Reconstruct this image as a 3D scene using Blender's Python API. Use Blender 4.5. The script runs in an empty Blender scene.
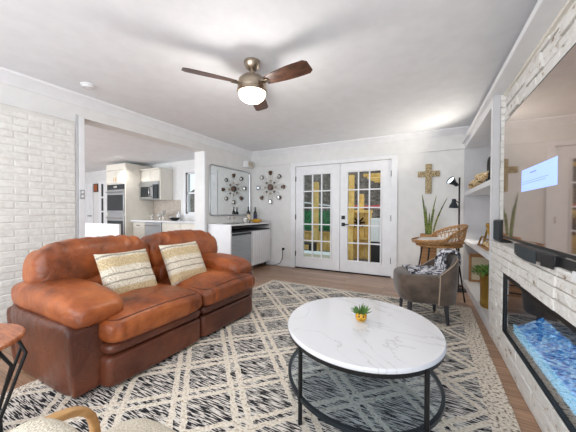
import bpy, bmesh, math, random
from mathutils import Vector, Matrix, noise
R = math.radians
PI = math.pi
random.seed(7)
SC = bpy.context.scene
COL = SC.collection

# ------------------------------------------------------------------ camera
CAM_H = 1.1295
F_PX, YAW, PITCH, ROLL = 273.47, .484, -.0144, .0037
cy_, sy_ = math.cos(YAW), math.sin(YAW)
r_ = Vector((cy_, sy_, 0)); fw_ = Vector((-sy_, cy_, 0)); up_ = Vector((0, 0, 1))
fw2 = fw_*math.cos(PITCH) + up_*math.sin(PITCH)
u2 = up_*math.cos(PITCH) - fw_*math.sin(PITCH)
r3 = r_*math.cos(ROLL) + u2*math.sin(ROLL)
u3 = u2*math.cos(ROLL) - r_*math.sin(ROLL)
cam_data = bpy.data.cameras.new('camera')
cam_data.sensor_width = 36
cam_data.lens = F_PX/576*36
cam_data.clip_start = .02
cam = bpy.data.objects.new('camera', cam_data)
COL.objects.link(cam)
m = Matrix((( r3.x, u3.x, -fw2.x, 0), (r3.y, u3.y, -fw2.y, 0), (r3.z, u3.z, -fw2.z, CAM_H), (0, 0, 0, 1)))
cam.matrix_world = m
SC.camera = cam

# ------------------------------------------------------------------ world, lights, exposure
SC.view_settings.view_transform = 'Standard'
SC.view_settings.look = 'None'
SC.view_settings.gamma = 1
SC.view_settings.exposure = 0.38
W = bpy.data.worlds.new('world'); SC.world = W
W.use_nodes = True
bg = W.node_tree.nodes['Background']
bg.inputs[0].default_value = (.82, .91, 1, 1)
bg.inputs[1].default_value = 1.25

def area(name, loc, rot, sx, sy, power, color=(1, 1, 1)):
    d = bpy.data.lights.new(name, 'AREA'); d.shape = 'RECTANGLE'; d.size = sx; d.size_y = sy
    d.energy = power; d.color = color
    o = bpy.data.objects.new(name, d); o.location = loc; o.rotation_euler = rot
    COL.objects.link(o); return o
# unseen fill lights added as assumed daylight, behind the photographer and at the kitchen
area('rear_fill_light', (-1.3, -1.4, 1.35), (R(90), 0, 0), 3.6, 2.0, 60, (.97, .985, 1))
area('kitchen_fill_light', (-7.2, -.4, 1.5), (R(90), 0, 0), 4.0, 1.8, 100, (.96, .98, 1))  # added to brighten the kitchen; no window stands here

def point(name, loc, power, color=(1, .9, .78), r=.05):
    d = bpy.data.lights.new(name, 'POINT'); d.energy = power; d.color = color; d.shadow_soft_size = r
    o = bpy.data.objects.new(name, d); o.location = loc; COL.objects.link(o); return o
def spot(name, loc, direction, power, color, angle=90, blend=.5, r=.03):
    d = bpy.data.lights.new(name, 'SPOT'); d.energy = power; d.color = color
    d.spot_size = R(angle); d.spot_blend = blend; d.shadow_soft_size = r
    o = bpy.data.objects.new(name, d); o.location = loc
    o.rotation_euler = Vector(direction).to_track_quat('-Z', 'Y').to_euler(); COL.objects.link(o); return o

# ------------------------------------------------------------------ materials
def lin(c):
    return tuple(((v/255)/12.92 if v/255 <= .04045 else ((v/255+.055)/1.055)**2.4) for v in c)
def nodes(name):
    mt = bpy.data.materials.new(name); mt.use_nodes = True
    nt = mt.node_tree; b = nt.nodes['Principled BSDF']
    return mt, nt, b
def coords(nt, scale=(1, 1, 1), rot=(0, 0, 0)):
    tc = nt.nodes.new('ShaderNodeTexCoord'); mp = nt.nodes.new('ShaderNodeMapping')
    mp.inputs['Scale'].default_value = scale; mp.inputs['Rotation'].default_value = rot
    nt.links.new(tc.outputs['Object'], mp.inputs['Vector']); return mp.outputs[0]
def noise_n(nt, vec, scale, detail=3, rough=.5):
    n = nt.nodes.new('ShaderNodeTexNoise'); n.inputs['Scale'].default_value = scale
    n.inputs['Detail'].default_value = detail; n.inputs['Roughness'].default_value = rough
    nt.links.new(vec, n.inputs['Vector']); return n.outputs['Fac']
def ramp(nt, fac, stops):
    r = nt.nodes.new('ShaderNodeValToRGB')
    while len(r.color_ramp.elements) < len(stops): r.color_ramp.elements.new(.5)
    for e, (p, c) in zip(r.color_ramp.elements, stops):
        e.position = p; e.color = (*lin(c), 1)
    nt.links.new(fac, r.inputs[0]); return r.outputs[0]
def bump(nt, b, h, strength=.3, dist=.01):
    n = nt.nodes.new('ShaderNodeBump'); n.inputs['Strength'].default_value = strength
    n.inputs['Distance'].default_value = dist
    nt.links.new(h, n.inputs['Height']); nt.links.new(n.outputs[0], b.inputs['Normal'])
def pm(name, c, rough=.5, metal=0, c2=None, ns=8, bmp=0, bs=60, dist=.003, scale=(1, 1, 1), spec=None, coat=0):
    mt, nt, b = nodes(name)
    b.inputs['Roughness'].default_value = rough; b.inputs['Metallic'].default_value = metal
    if spec is not None: b.inputs['Specular IOR Level'].default_value = spec
    if coat: b.inputs['Coat Weight'].default_value = coat; b.inputs['Coat Roughness'].default_value = .08
    v = coords(nt, scale)
    if c2 is None: c2 = tuple(max(0, x-5) for x in c)
    f = noise_n(nt, v, ns, 4)
    nt.links.new(ramp(nt, f, [(.35, c2), (.65, c)]), b.inputs['Base Color'])
    if bmp: bump(nt, b, noise_n(nt, v, bs, 4), bmp, dist)
    return mt
def emit(name, c, s):
    mt, nt, b = nodes(name)
    b.inputs['Base Color'].default_value = (*lin(c), 1)
    b.inputs['Emission Color'].default_value = (*lin(c), 1); b.inputs['Emission Strength'].default_value = s
    return mt

M = {}
M['wall'] = pm('wall_paint', (232, 232, 231), .6, bmp=.05, bs=200)
M['ceil'] = pm('ceiling_paint', (240, 242, 246), .85, bmp=.08, bs=120)
M['white'] = pm('white_trim_paint', (238, 239, 242), .35)
M['brickpaint'] = pm('white_brick_paint', (236, 235, 231), .5, c2=(222, 220, 215), ns=25, bmp=.35, bs=70, dist=.004)
M['mortar'] = pm('painted_mortar', (226, 224, 220), .8, bmp=.3, bs=90)
M['cabinet'] = pm('cream_cabinet_paint', (236, 232, 222), .4)
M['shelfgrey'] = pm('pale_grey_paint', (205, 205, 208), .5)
M['steel'] = pm('brushed_steel', (196, 200, 204), .3, 1, c2=(176, 180, 185), ns=3, scale=(1, 1, 60))
M['chrome'] = pm('polished_chrome', (205, 205, 205), .12, 1)
M['nickel'] = pm('brushed_nickel', (176, 162, 145), .28, 1)
M['blackmetal'] = pm('black_metal', (30, 31, 33), .42, .3, c2=(22, 22, 24))
M['blueblack'] = pm('dark_slate_metal', (52, 60, 68), .35, .5)
M['black'] = pm('black_plastic', (26, 27, 30), .4)
M['charcoal'] = pm('charcoal_cloth', (58, 66, 70), .9, c2=(44, 50, 54), ns=300)
M['gold'] = pm('brass', (196, 160, 84), .35, .9, c2=(172, 136, 66), ns=20, bmp=.15, bs=80)
M['tan_wood'] = pm('tan_wood', (186, 140, 92), .5, c2=(150, 106, 66), ns=4, scale=(1, 1, 14))
M['bent_wood'] = pm('blond_bentwood', (206, 160, 102), .35, c2=(178, 130, 76), ns=5, scale=(10, 1.5, 10), coat=.3)
M['table_wood'] = pm('reddish_table_wood', (190, 112, 66), .35, c2=(146, 76, 42), ns=4, scale=(3, 22, 1), coat=.3)
M['fan_wood'] = pm('dark_walnut', (88, 58, 44), .35, c2=(58, 36, 27), ns=6, scale=(2, 2, 20))
M['soil'] = pm('dark_soil', (60, 45, 35), .9)
M['boucle'] = pm('cream_boucle', (238, 230, 214), .95, c2=(214, 202, 180), ns=160, bmp=1, bs=190, dist=.008)
M['cushion_white'] = pm('off_white_canvas', (224, 220, 214), .9, bmp=.2, bs=200)
M['velvet'] = pm('taupe_velvet', (98, 82, 70), .75, c2=(66, 54, 46), ns=9, bmp=.2, bs=30)
M['velvet'].node_tree.nodes['Principled BSDF'].inputs['Sheen Weight'].default_value = .35
M['piping'] = pm('pale_piping', (176, 158, 138), .7)
M['legdark'] = pm('dark_leg_wood', (52, 52, 58), .4)
M['rattan'] = pm('honey_rattan', (196, 150, 98), .5, c2=(150, 106, 62), ns=40, bmp=.4, bs=150)
M['leaf'] = pm('green_leaf', (104, 142, 70), .45, c2=(66, 104, 46), ns=14)
M['snake_leaf'] = pm('snake_plant_leaf', (134, 146, 70), .45, c2=(62, 84, 44), ns=16, scale=(1, 1, 2.5))
M['leaf_light'] = pm('fresh_green_leaf', (138, 178, 92), .5, c2=(90, 134, 58), ns=30)
M['bottle'] = pm('dark_bottle_glass', (20, 26, 20), .08, 0, c2=(12, 16, 12), spec=.7)
M['label'] = pm('cream_label', (226, 214, 186), .6)
M['label_red'] = pm('dark_red_label', (94, 44, 40), .6)
M['label_blue'] = pm('blue_label', (52, 66, 108), .6)
M['yellow'] = pm('mustard_ceramic', (224, 172, 52), .35, c2=(204, 146, 36), ns=9)
M['yellow_cloth'] = pm('yellow_cloth', (220, 178, 70), .8)
M['red'] = pm('red_paint', (178, 60, 58), .6)
M['orange'] = pm('amber_print', (186, 104, 50), .6, c2=(124, 60, 36), ns=30)

def leather(name, hi, mid, lo, rough=.36):
    mt, nt, b = nodes(name)
    v = coords(nt)
    f = noise_n(nt, v, 3.2, 5, .6)
    nt.links.new(ramp(nt, f, [(.3, lo), (.5, mid), (.72, hi)]), b.inputs['Base Color'])
    b.inputs['Roughness'].default_value = rough
    w = nt.nodes.new('ShaderNodeTexNoise'); w.inputs['Scale'].default_value = 8; w.inputs['Detail'].default_value = 6
    w.inputs['Distortion'].default_value = .9
    nt.links.new(v, w.inputs['Vector'])
    fine = noise_n(nt, v, 140, 2)
    a = nt.nodes.new('ShaderNodeMath'); a.operation = 'MULTIPLY_ADD'; a.inputs[1].default_value = .08
    nt.links.new(fine, a.inputs[0]); nt.links.new(w.outputs['Fac'], a.inputs[2])
    bump(nt, b, a.outputs[0], .5, .025)
    return mt
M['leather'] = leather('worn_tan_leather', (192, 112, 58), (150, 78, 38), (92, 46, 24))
M['leather_dark_shaded'] = leather('shaded_chestnut_leather', (118, 66, 44), (94, 50, 34), (66, 34, 24), .32)  # chestnut leather; part of its darkness is shade put into the colour
M['seam'] = pm('leather_seam', (84, 42, 24), .5)

def planks():
    mt, nt, b = nodes('wood_plank_floor')
    v = coords(nt)
    br = nt.nodes.new('ShaderNodeTexBrick')
    br.inputs['Scale'].default_value = 1; br.inputs['Brick Width'].default_value = 1.25
    br.inputs['Row Height'].default_value = .125; br.inputs['Mortar Size'].default_value = .0022
    br.inputs['Color1'].default_value = (*lin((202, 166, 138)), 1)
    br.inputs['Color2'].default_value = (*lin((172, 140, 116)), 1)
    br.inputs['Mortar'].default_value = (*lin((110, 84, 68)), 1)
    nt.links.new(v, br.inputs['Vector'])
    g = noise_n(nt, coords(nt, (2.2, 38, 1)), 1.6, 6, .65)
    gr = ramp(nt, g, [(.3, (176, 164, 156)), (.7, (255, 252, 248))])
    mx = nt.nodes.new('ShaderNodeMix'); mx.data_type = 'RGBA'; mx.blend_type = 'MULTIPLY'
    mx.inputs[0].default_value = 1
    nt.links.new(br.outputs['Color'], mx.inputs[6]); nt.links.new(gr, mx.inputs[7])
    nt.links.new(mx.outputs[2], b.inputs['Base Color'])
    b.inputs['Roughness'].default_value = .33
    bump(nt, b, g, .08, .002)
    return mt
M['planks'] = planks()

def rug_mat():
    mt, nt, b = nodes('woven_rug')
    L = nt.links
    tc = nt.nodes.new('ShaderNodeTexCoord')
    wob = nt.nodes.new('ShaderNodeTexNoise'); wob.inputs['Scale'].default_value = 22; wob.inputs['Detail'].default_value = 2
    L.new(tc.outputs['Object'], wob.inputs['Vector'])
    sub = nt.nodes.new('ShaderNodeVectorMath'); sub.operation = 'SUBTRACT'; sub.inputs[1].default_value = (.5, .5, .5)
    L.new(wob.outputs['Color'], sub.inputs[0])
    sc = nt.nodes.new('ShaderNodeVectorMath'); sc.operation = 'SCALE'; sc.inputs['Scale'].default_value = .035
    L.new(sub.outputs[0], sc.inputs[0])
    ad = nt.nodes.new('ShaderNodeVectorMath'); ad.operation = 'ADD'
    L.new(tc.outputs['Object'], ad.inputs[0]); L.new(sc.outputs[0], ad.inputs[1])
    sp = nt.nodes.new('ShaderNodeSeparateXYZ'); L.new(ad.outputs[0], sp.inputs[0])
    sp0 = nt.nodes.new('ShaderNodeSeparateXYZ'); L.new(tc.outputs['Object'], sp0.inputs[0])
    def mth(op, a, c=None, d=None):
        n = nt.nodes.new('ShaderNodeMath'); n.operation = op
        for i, x in enumerate((a, c, d)):
            if x is None: continue
            if isinstance(x, (int, float)): n.inputs[i].default_value = x
            else: L.new(x, n.inputs[i])
        return n.outputs[0]
    P = .475
    def band(expr, ph):
        t = mth('MULTIPLY', mth('SUBTRACT', expr, ph), 1/P)
        fr = mth('ABSOLUTE', mth('SUBTRACT', t, mth('ROUND', t)))        # 0 at the line centre, .5 between
        dd = mth('ABSOLUTE', mth('SUBTRACT', fr, .095))                   # twin cords
        return mth('LESS_THAN', dd, .052)
    s = mth('ADD', sp.outputs[0], sp.outputs[1]); d = mth('SUBTRACT', sp.outputs[1], sp.outputs[0])
    lines = mth('MAXIMUM', band(s, -.19), band(d, 2.49))
    # borders
    bx = mth('GREATER_THAN', sp0.outputs[0], .285)
    bl = mth('LESS_THAN', sp0.outputs[0], -2.24)
    by = mth('GREATER_THAN', sp0.outputs[1], 3.78)
    border = mth('MAXIMUM', mth('MAXIMUM', bx, bl), by)
    # black dashes of the flat weave, stretched along x
    mp = nt.nodes.new('ShaderNodeMapping'); mp.inputs['Scale'].default_value = (12, 125, 1)
    mp.inputs['Rotation'].default_value = (0, 0, R(-4))
    L.new(tc.outputs['Object'], mp.inputs['Vector'])
    st = nt.nodes.new('ShaderNodeTexNoise'); st.inputs['Scale'].default_value = 1; st.inputs['Detail'].default_value = 2.5
    L.new(mp.outputs[0], st.inputs['Vector'])
    streak = ramp(nt, st.outputs['Fac'], [(.475, (46, 46, 50)), (.535, (224, 218, 210))])
    mp2 = nt.nodes.new('ShaderNodeMapping'); mp2.inputs['Scale'].default_value = (60, 60, 1)
    L.new(tc.outputs['Object'], mp2.inputs['Vector'])
    sk = nt.nodes.new('ShaderNodeTexNoise'); sk.inputs['Scale'].default_value = 1; sk.inputs['Detail'].default_value = 2
    L.new(mp2.outputs[0], sk.inputs['Vector'])
    cream = ramp(nt, sk.outputs['Fac'], [(.3, (188, 172, 152)), (.45, (226, 216, 200)), (.7, (240, 233, 222))])
    speck = ramp(nt, sk.outputs['Fac'], [(.36, (120, 108, 98)), (.46, (224, 212, 196)), (.7, (240, 232, 220))])
    def mix(f, a, c):
        n = nt.nodes.new('ShaderNodeMix'); n.data_type = 'RGBA'
        L.new(f, n.inputs[0]); L.new(a, n.inputs[6]); L.new(c, n.inputs[7]); return n.outputs[2]
    col = mix(border, mix(lines, streak, cream), speck)
    L.new(col, b.inputs['Base Color'])
    b.inputs['Roughness'].default_value = .95
    b.inputs['Specular IOR Level'].default_value = .1
    h = mth('ADD', mth('MULTIPLY', lines, 1.0), mth('MULTIPLY', sk.outputs['Fac'], .7))
    bump(nt, b, h, .9, .012)
    return mt
M['rug'] = rug_mat()

def marble():
    mt, nt, b = nodes('veined_white_marble')
    v = coords(nt, rot=(0, 0, R(35)))
    w = nt.nodes.new('ShaderNodeTexNoise'); w.inputs['Scale'].default_value = 1.1; w.inputs['Detail'].default_value = 5
    w.inputs['Distortion'].default_value = .8
    mp = nt.nodes.new('ShaderNodeMapping'); mp.inputs['Scale'].default_value = (1, 2.4, 1)
    nt.links.new(v, mp.inputs['Vector']); nt.links.new(mp.outputs[0], w.inputs['Vector'])
    a = nt.nodes.new('ShaderNodeMath'); a.operation = 'SUBTRACT'; a.inputs[1].default_value = .5
    nt.links.new(w.outputs['Fac'], a.inputs[0])
    ab = nt.nodes.new('ShaderNodeMath'); ab.operation = 'ABSOLUTE'; nt.links.new(a.outputs[0], ab.inputs[0])
    nt.links.new(ramp(nt, ab.outputs[0], [(0, (200, 200, 204)), (.004, (224, 225, 228)), (.010, (228, 229, 233))]), b.inputs['Base Color'])
    b.inputs['Roughness'].default_value = .12
    return mt
M['marble'] = marble()

def stone():
    mt, nt, b = nodes('whitewashed_ledgestone')
    v = coords(nt, (1, 1, 1.6))
    f = noise_n(nt, v, 14, 6, .6)
    c1 = ramp(nt, f, [(.30, (120, 96, 72)), (.345, (206, 194, 180)), (.40, (236, 233, 228)), (.8, (248, 247, 245))])
    nt.links.new(c1, b.inputs['Base Color']); b.inputs['Roughness'].default_value = .75
    bump(nt, b, f, .9, .03)
    return mt
M['stone'] = stone()
M['stone_gap'] = pm('stone_joint', (158, 140, 122), .9)

def glass(name, tint=(240, 246, 246), rough=0):
    mt, nt, b = nodes(name)
    b.inputs['Base Color'].default_value = (*lin(tint), 1)
    b.inputs['Roughness'].default_value = rough; b.inputs['Transmission Weight'].default_value = 1
    b.inputs['IOR'].default_value = 1.45
    return mt
def thin_glass(name, tint=(235, 242, 242), refl=1.0, power=5):
    # a single sheet: see-through with a Fresnel reflection
    mt = bpy.data.materials.new(name); mt.use_nodes = True; nt = mt.node_tree
    for n in list(nt.nodes): nt.nodes.remove(n)
    o = nt.nodes.new('ShaderNodeOutputMaterial'); t = nt.nodes.new('ShaderNodeBsdfTransparent'); g = nt.nodes.new('ShaderNodeBsdfGlossy')
    t.inputs[0].default_value = (*lin(tint), 1); g.inputs['Roughness'].default_value = .01
    f = nt.nodes.new('ShaderNodeLayerWeight'); f.inputs[0].default_value = .5
    pw = nt.nodes.new('ShaderNodeMath'); pw.operation = 'POWER'; pw.inputs[1].default_value = power
    nt.links.new(f.outputs['Facing'], pw.inputs[0])
    mu = nt.nodes.new('ShaderNodeMath'); mu.operation = 'MULTIPLY_ADD'; mu.inputs[1].default_value = .95*refl; mu.inputs[2].default_value = .035*refl
    mx = nt.nodes.new('ShaderNodeMixShader')
    nt.links.new(pw.outputs[0], mu.inputs[0]); nt.links.new(mu.outputs[0], mx.inputs[0])
    nt.links.new(t.outputs[0], mx.inputs[1]); nt.links.new(g.outputs[0], mx.inputs[2]); nt.links.new(mx.outputs[0], o.inputs[0])
    return mt
M['pane'] = thin_glass('window_glass', (238, 242, 242), .6)
M['tableglass'] = thin_glass('tinted_shelf_glass', (242, 248, 252), 1.3)
M['fireglass'] = thin_glass('fireplace_glass', (232, 238, 244), 1.0, 2.2)
M['mirror'] = pm('mirror_silver', (232, 236, 236), .015, 1)
def tvm():
    mt, nt, b = nodes('reflection_tinted_screen')
    b.inputs['Base Color'].default_value = (*lin((176, 158, 146)), 1)  # warm tone of the room's reflection put into the screen colour
    b.inputs['Metallic'].default_value = .85; b.inputs['Roughness'].default_value = .04
    return mt
M['screen'] = tvm()
M['notice'] = emit('lit_blue_notice', (150, 176, 240), .75)
M['notice_text'] = emit('notice_text_blue', (104, 128, 205), .5)
M['ovenglass'] = pm('dark_oven_glass', (40, 46, 50), .06, .2)
M['bulb'] = emit('lit_frosted_glass', (255, 240, 214), 5)
M['lamp_on'] = emit('lit_lamp_disc', (225, 240, 250), 1.2)
M['down_on'] = emit('lit_downlight', (255, 250, 240), 7)

def ember():
    mt, nt, b = nodes('blue_lit_crystal')
    v = coords(nt)
    vo = nt.nodes.new('ShaderNodeTexNoise'); vo.inputs['Scale'].default_value = 45; vo.inputs['Detail'].default_value = 3
    nt.links.new(v, vo.inputs['Vector'])
    c = ramp(nt, vo.outputs['Fac'], [(.36, (22, 78, 158)), (.5, (70, 158, 226)), (.64, (196, 238, 255))])
    nt.links.new(c, b.inputs['Base Color']); nt.links.new(c, b.inputs['Emission Color'])
    b.inputs['Emission Strength'].default_value = 1.2; b.inputs['Roughness'].default_value = .1
    return mt
M['ember'] = ember()
M['led'] = emit('cyan_light_strip', (150, 220, 250), 1.6)
M['reflect_grey'] = pm('grey_reflection_sticks', (150, 144, 142), .8, c2=(60, 58, 60), ns=5, scale=(30, 4, 10), bmp=.6, bs=40)  # greys of the rug's reflection in the fire glass

def pillow_mat():
    mt, nt, b = nodes('striped_woven_pillow')
    v = coords(nt)
    sp = nt.nodes.new('ShaderNodeSeparateXYZ'); nt.links.new(v, sp.inputs[0])
    mr = nt.nodes.new('ShaderNodeMapRange'); mr.inputs[1].default_value = -.22; mr.inputs[2].default_value = .22
    wn = nt.nodes.new('ShaderNodeMath'); wn.operation = 'MULTIPLY_ADD'; wn.inputs[1].default_value = .02
    nt.links.new(noise_n(nt, v, 16, 2), wn.inputs[0]); nt.links.new(sp.outputs[2], wn.inputs[2])
    nt.links.new(wn.outputs[0], mr.inputs[0])
    I = (242, 236, 222); T = (222, 203, 166); G = (150, 142, 130)
    st = [(0, I), (.09, I), (.12, T), (.27, T), (.30, I), (.37, I), (.39, G), (.41, I), (.51, I), (.53, G), (.55, I), (.64, I), (.67, T), (.83, T), (.86, I), (.90, G), (.92, I)]
    cr = ramp(nt, mr.outputs[0], st)
    cn = noise_n(nt, v, 130, 3)
    mx = nt.nodes.new('ShaderNodeMix'); mx.data_type = 'RGBA'; mx.blend_type = 'MULTIPLY'; mx.inputs[0].default_value = 1
    nt.links.new(cr, mx.inputs[6]); nt.links.new(ramp(nt, cn, [(.35, (196, 186, 170)), (.6, (255, 255, 255))]), mx.inputs[7])
    nt.links.new(mx.outputs[2], b.inputs['Base Color']); b.inputs['Roughness'].default_value = .95
    bump(nt, b, cn, .9, .008)
    return mt
M['pillow'] = pillow_mat()
def speckle(name, stops, scale, rough=.9, bmp=.8, dist=.01, vsc=(1, 1, 1)):
    mt, nt, b = nodes(name)
    v = coords(nt, vsc); f = noise_n(nt, v, scale, 3, .6)
    nt.links.new(ramp(nt, f, stops), b.inputs['Base Color']); b.inputs['Roughness'].default_value = rough
    bump(nt, b, f, bmp, dist); return mt
M['fur'] = speckle('black_and_white_fur', [(.42, (40, 40, 48)), (.5, (140, 140, 150)), (.56, (226, 226, 232))], 22, dist=.02)
M['mosaic'] = speckle('gold_mosaic', [(.35, (96, 78, 50)), (.48, (160, 138, 98)), (.6, (206, 188, 146))], 55, .4)
M['backsplash'] = speckle('mosaic_tile', [(.36, (146, 128, 112)), (.5, (192, 180, 168)), (.64, (224, 220, 214))], 45, .25, .3, .003, (1, 1, 2.5))
M['woods'] = speckle('leaf_litter', [(.35, (58, 52, 46)), (.5, (98, 88, 78)), (.65, (138, 128, 116))], 3.5)
M['bark'] = speckle('grey_bark', [(.4, (84, 76, 68)), (.6, (136, 126, 114))], 9)
M['deck'] = speckle('yellow_pine', [(.4, (206, 164, 84)), (.6, (238, 204, 124))], 3, .6, .1, .002, (1, 8, 1))
M['green_screen'] = speckle('green_privacy_mesh', [(.4, (22, 84, 48)), (.6, (44, 122, 70))], 8)
M['grill'] = pm('grey_cover_cloth', (150, 152, 150), .8)
M['outdoor_white'] = pm('white_outdoor_panel', (226, 230, 228), .6)
M['patio'] = pm('grey_patio', (136, 128, 120), .9, c2=(108, 102, 96))
M['dark'] = pm('dark_void', (30, 28, 28), .8)
M['silverwork'] = pm('crystal_silver', (214, 212, 206), .12, .7)
M['flowers'] = speckle('dried_blossoms', [(.4, (176, 140, 90)), (.55, (228, 206, 164)), (.7, (242, 230, 204))], 40)
M['dark_leaf'] = pm('dark_olive_leaf', (70, 72, 40), .6)
M['frame_gold'] = pm('antique_bronze', (84, 66, 50), .4, .6, c2=(50, 38, 30), ns=30)
M['brown_disc'] = pm('brown_agate', (110, 64, 40), .25, c2=(60, 34, 24), ns=18)
M['wire'] = pm('silver_wire', (188, 186, 180), .3, .8)

# ------------------------------------------------------------------ mesh builder
WM = {}          # world matrices of parents
class MB:
    def __init__(s): s.v = []; s.f = []; s.T = None
    def add(s, vs, fs):
        n = len(s.v)
        s.v += [(s.T @ Vector(q)) if s.T else Vector(q) for q in vs]
        s.f += [tuple(i+n for i in f) for f in fs]; return s
    def box(s, x0, x1, y0, y1, z0, z1):
        return s.add([(x, y, z) for x in (x0, x1) for y in (y0, y1) for z in (z0, z1)],
                     [(0, 1, 3, 2), (4, 6, 7, 5), (0, 4, 5, 1), (2, 3, 7, 6), (0, 2, 6, 4), (1, 5, 7, 3)])
    def obox(s, c, size, rz=0, rx=0, ry=0):
        Mx = Matrix.Translation(c) @ Matrix.Rotation(rz, 4, 'Z') @ Matrix.Rotation(ry, 4, 'Y') @ Matrix.Rotation(rx, 4, 'X')
        a, b, d = (q/2 for q in size)
        return s.add([Mx @ Vector((x, y, z)) for x in (-a, a) for y in (-b, b) for z in (-d, d)],
                     [(0, 1, 3, 2), (4, 6, 7, 5), (0, 4, 5, 1), (2, 3, 7, 6), (0, 2, 6, 4), (1, 5, 7, 3)])
    def tube(s, pts, r, seg=8, closed=False):
        pts = [Vector(q) for q in pts]; n = len(pts)
        rr = r if isinstance(r, (list, tuple)) else [r]*n
        vs = []; ref = None
        for i, q in enumerate(pts):
            a = pts[(i-1) % n] if (closed or i > 0) else q
            b = pts[(i+1) % n] if (closed or i < n-1) else q
            t = (b-a).normalized()
            if ref is None:
                ref = Vector((0, 0, 1)) if abs(t.z) < .9 else Vector((1, 0, 0))
            x = (ref - t*ref.dot(t))
            if x.length < 1e-5: x = Vector((1, 0, 0)) - t*t.x
            x.normalize(); y = t.cross(x); ref = x
            for k in range(seg):
                an = 2*PI*k/seg; vs.append(q + (x*math.cos(an) + y*math.sin(an))*rr[i])
        fs = []
        for i in range(n if closed else n-1):
            j = (i+1) % n
            for k in range(seg):
                l = (k+1) % seg; fs.append((i*seg+k, i*seg+l, j*seg+l, j*seg+k))
        if not closed:
            fs.append(tuple(range(seg))[::-1]); fs.append(tuple((n-1)*seg+k for k in range(seg)))
        return s.add(vs, fs)
    def lathe(s, c, prof, seg=32, sx=1, sy=1, rz=0):
        vs = []; fs = []; n = len(prof)
        for (r, z) in prof:
            for k in range(seg):
                a = 2*PI*k/seg; x = r*sx*math.cos(a); y = r*sy*math.sin(a)
                vs.append((c[0]+x*math.cos(rz)-y*math.sin(rz), c[1]+x*math.sin(rz)+y*math.cos(rz), c[2]+z))
        for i in range(n-1):
            for k in range(seg):
                l = (k+1) % seg; fs.append((i*seg+k, i*seg+l, (i+1)*seg+l, (i+1)*seg+k))
        fs.append(tuple(range(seg))[::-1]); fs.append(tuple((n-1)*seg+k for k in range(seg)))
        return s.add(vs, fs)
    def sell(s, c, size, e1=.5, e2=.5, nu=40, nv=24, fn=None, rot=None):
        # super-ellipsoid: a soft box; fn bends each point (unit coords -> offset)
        def pw(a, e): return math.copysign(abs(a)**e, a)
        vs = []; fs = []
        Mx = Matrix.Translation(c) @ (rot if rot else Matrix.Identity(4))
        for j in range(nv+1):
            ph = -PI/2 + PI*j/nv
            for i in range(nu):
                th = 2*PI*i/nu
                q = Vector((pw(math.cos(ph), e1)*pw(math.cos(th), e2), pw(math.cos(ph), e1)*pw(math.sin(th), e2), pw(math.sin(ph), e1)))
                w = Vector((q.x*size[0]/2, q.y*size[1]/2, q.z*size[2]/2))
                if fn: w = fn(q, w)
                vs.append(Mx @ w)
        s.last = (vs, nu)
        for j in range(nv):
            for i in range(nu):
                k = (i+1) % nu
                fs.append((j*nu+i, j*nu+k, (j+1)*nu+k, (j+1)*nu+i))
        return s.add(vs, fs)
    def prism(s, pts, d):
        # pts: planar loop of 3D points, d: extrusion vector
        n = len(pts); d = Vector(d)
        vs = [Vector(q) for q in pts] + [Vector(q)+d for q in pts]
        fs = [tuple(range(n))[::-1], tuple(range(n, 2*n))] + [(i, (i+1) % n, n+(i+1) % n, n+i) for i in range(n)]
        return s.add(vs, fs)
    def build(s, name, mat, parent=None, bevel=0, origin=None, smooth=35, sub=0, seg=2):
        me = bpy.data.meshes.new(name)
        if parent is not None: inv = WM[parent].inverted()
        elif origin is not None: inv = Matrix.Translation(-Vector(origin))
        else: inv = Matrix.Identity(4)
        me.from_pydata([inv @ q for q in s.v], [], s.f); me.validate()
        bm = bmesh.new(); bm.from_mesh(me)
        bmesh.ops.remove_doubles(bm, verts=bm.verts, dist=1e-6)
        bmesh.ops.recalc_face_normals(bm, faces=bm.faces); bm.to_mesh(me); bm.free()
        me.materials.append(M[mat] if isinstance(mat, str) else mat)
        if smooth:
            for p in me.polygons: p.use_smooth = True
            me.set_sharp_from_angle(angle=R(smooth))
        o = bpy.data.objects.new(name, me); COL.objects.link(o)
        if parent is not None:
            o.parent = parent; WM[o] = WM[parent]
        elif origin is not None:
            o.location = origin; WM[o] = Matrix.Translation(Vector(origin))
        else: WM[o] = Matrix.Identity(4)
        if bevel:
            b = o.modifiers.new('bevel', 'BEVEL'); b.width = bevel; b.segments = seg; b.limit_method = 'ANGLE'
        if sub:
            b = o.modifiers.new('subsurf', 'SUBSURF'); b.levels = sub; b.render_levels = sub
        return o
def tag(o, label=None, cat=None, group=None, kind=None):
    if label: o['label'] = label
    if cat: o['category'] = cat
    if group: o['group'] = group
    if kind: o['kind'] = kind
    return o
def thing(name, label, cat, loc=(0, 0, 0), rz=0, group=None):
    o = bpy.data.objects.new(name, None); COL.objects.link(o)
    o.location = loc; o.rotation_euler = (0, 0, rz); o.empty_display_size = .1
    WM[o] = Matrix.Translation(Vector(loc)) @ Matrix.Rotation(rz, 4, 'Z')
    return tag(o, label, cat, group)
def bx(*a): return MB().box(*a)
def struct(name, mb, mat, parent=None, **k):
    o = mb.build(name, mat, parent, **k); o['kind'] = 'structure'; return o
def copy_tree(o, parent=None):
    c = o.copy(); COL.objects.link(c)
    if parent is not None: c.parent = parent
    for ch in list(o.children): copy_tree(ch, c)
    return c
def arc(c, r, a0, a1, n, z=0, rz=0):
    return [(c[0]+r*math.cos(a0+(a1-a0)*i/n), c[1]+r*math.sin(a0+(a1-a0)*i/n), z) for i in range(n+1)]
def nz(v, s): return noise.noise(Vector(v)*s)

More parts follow.
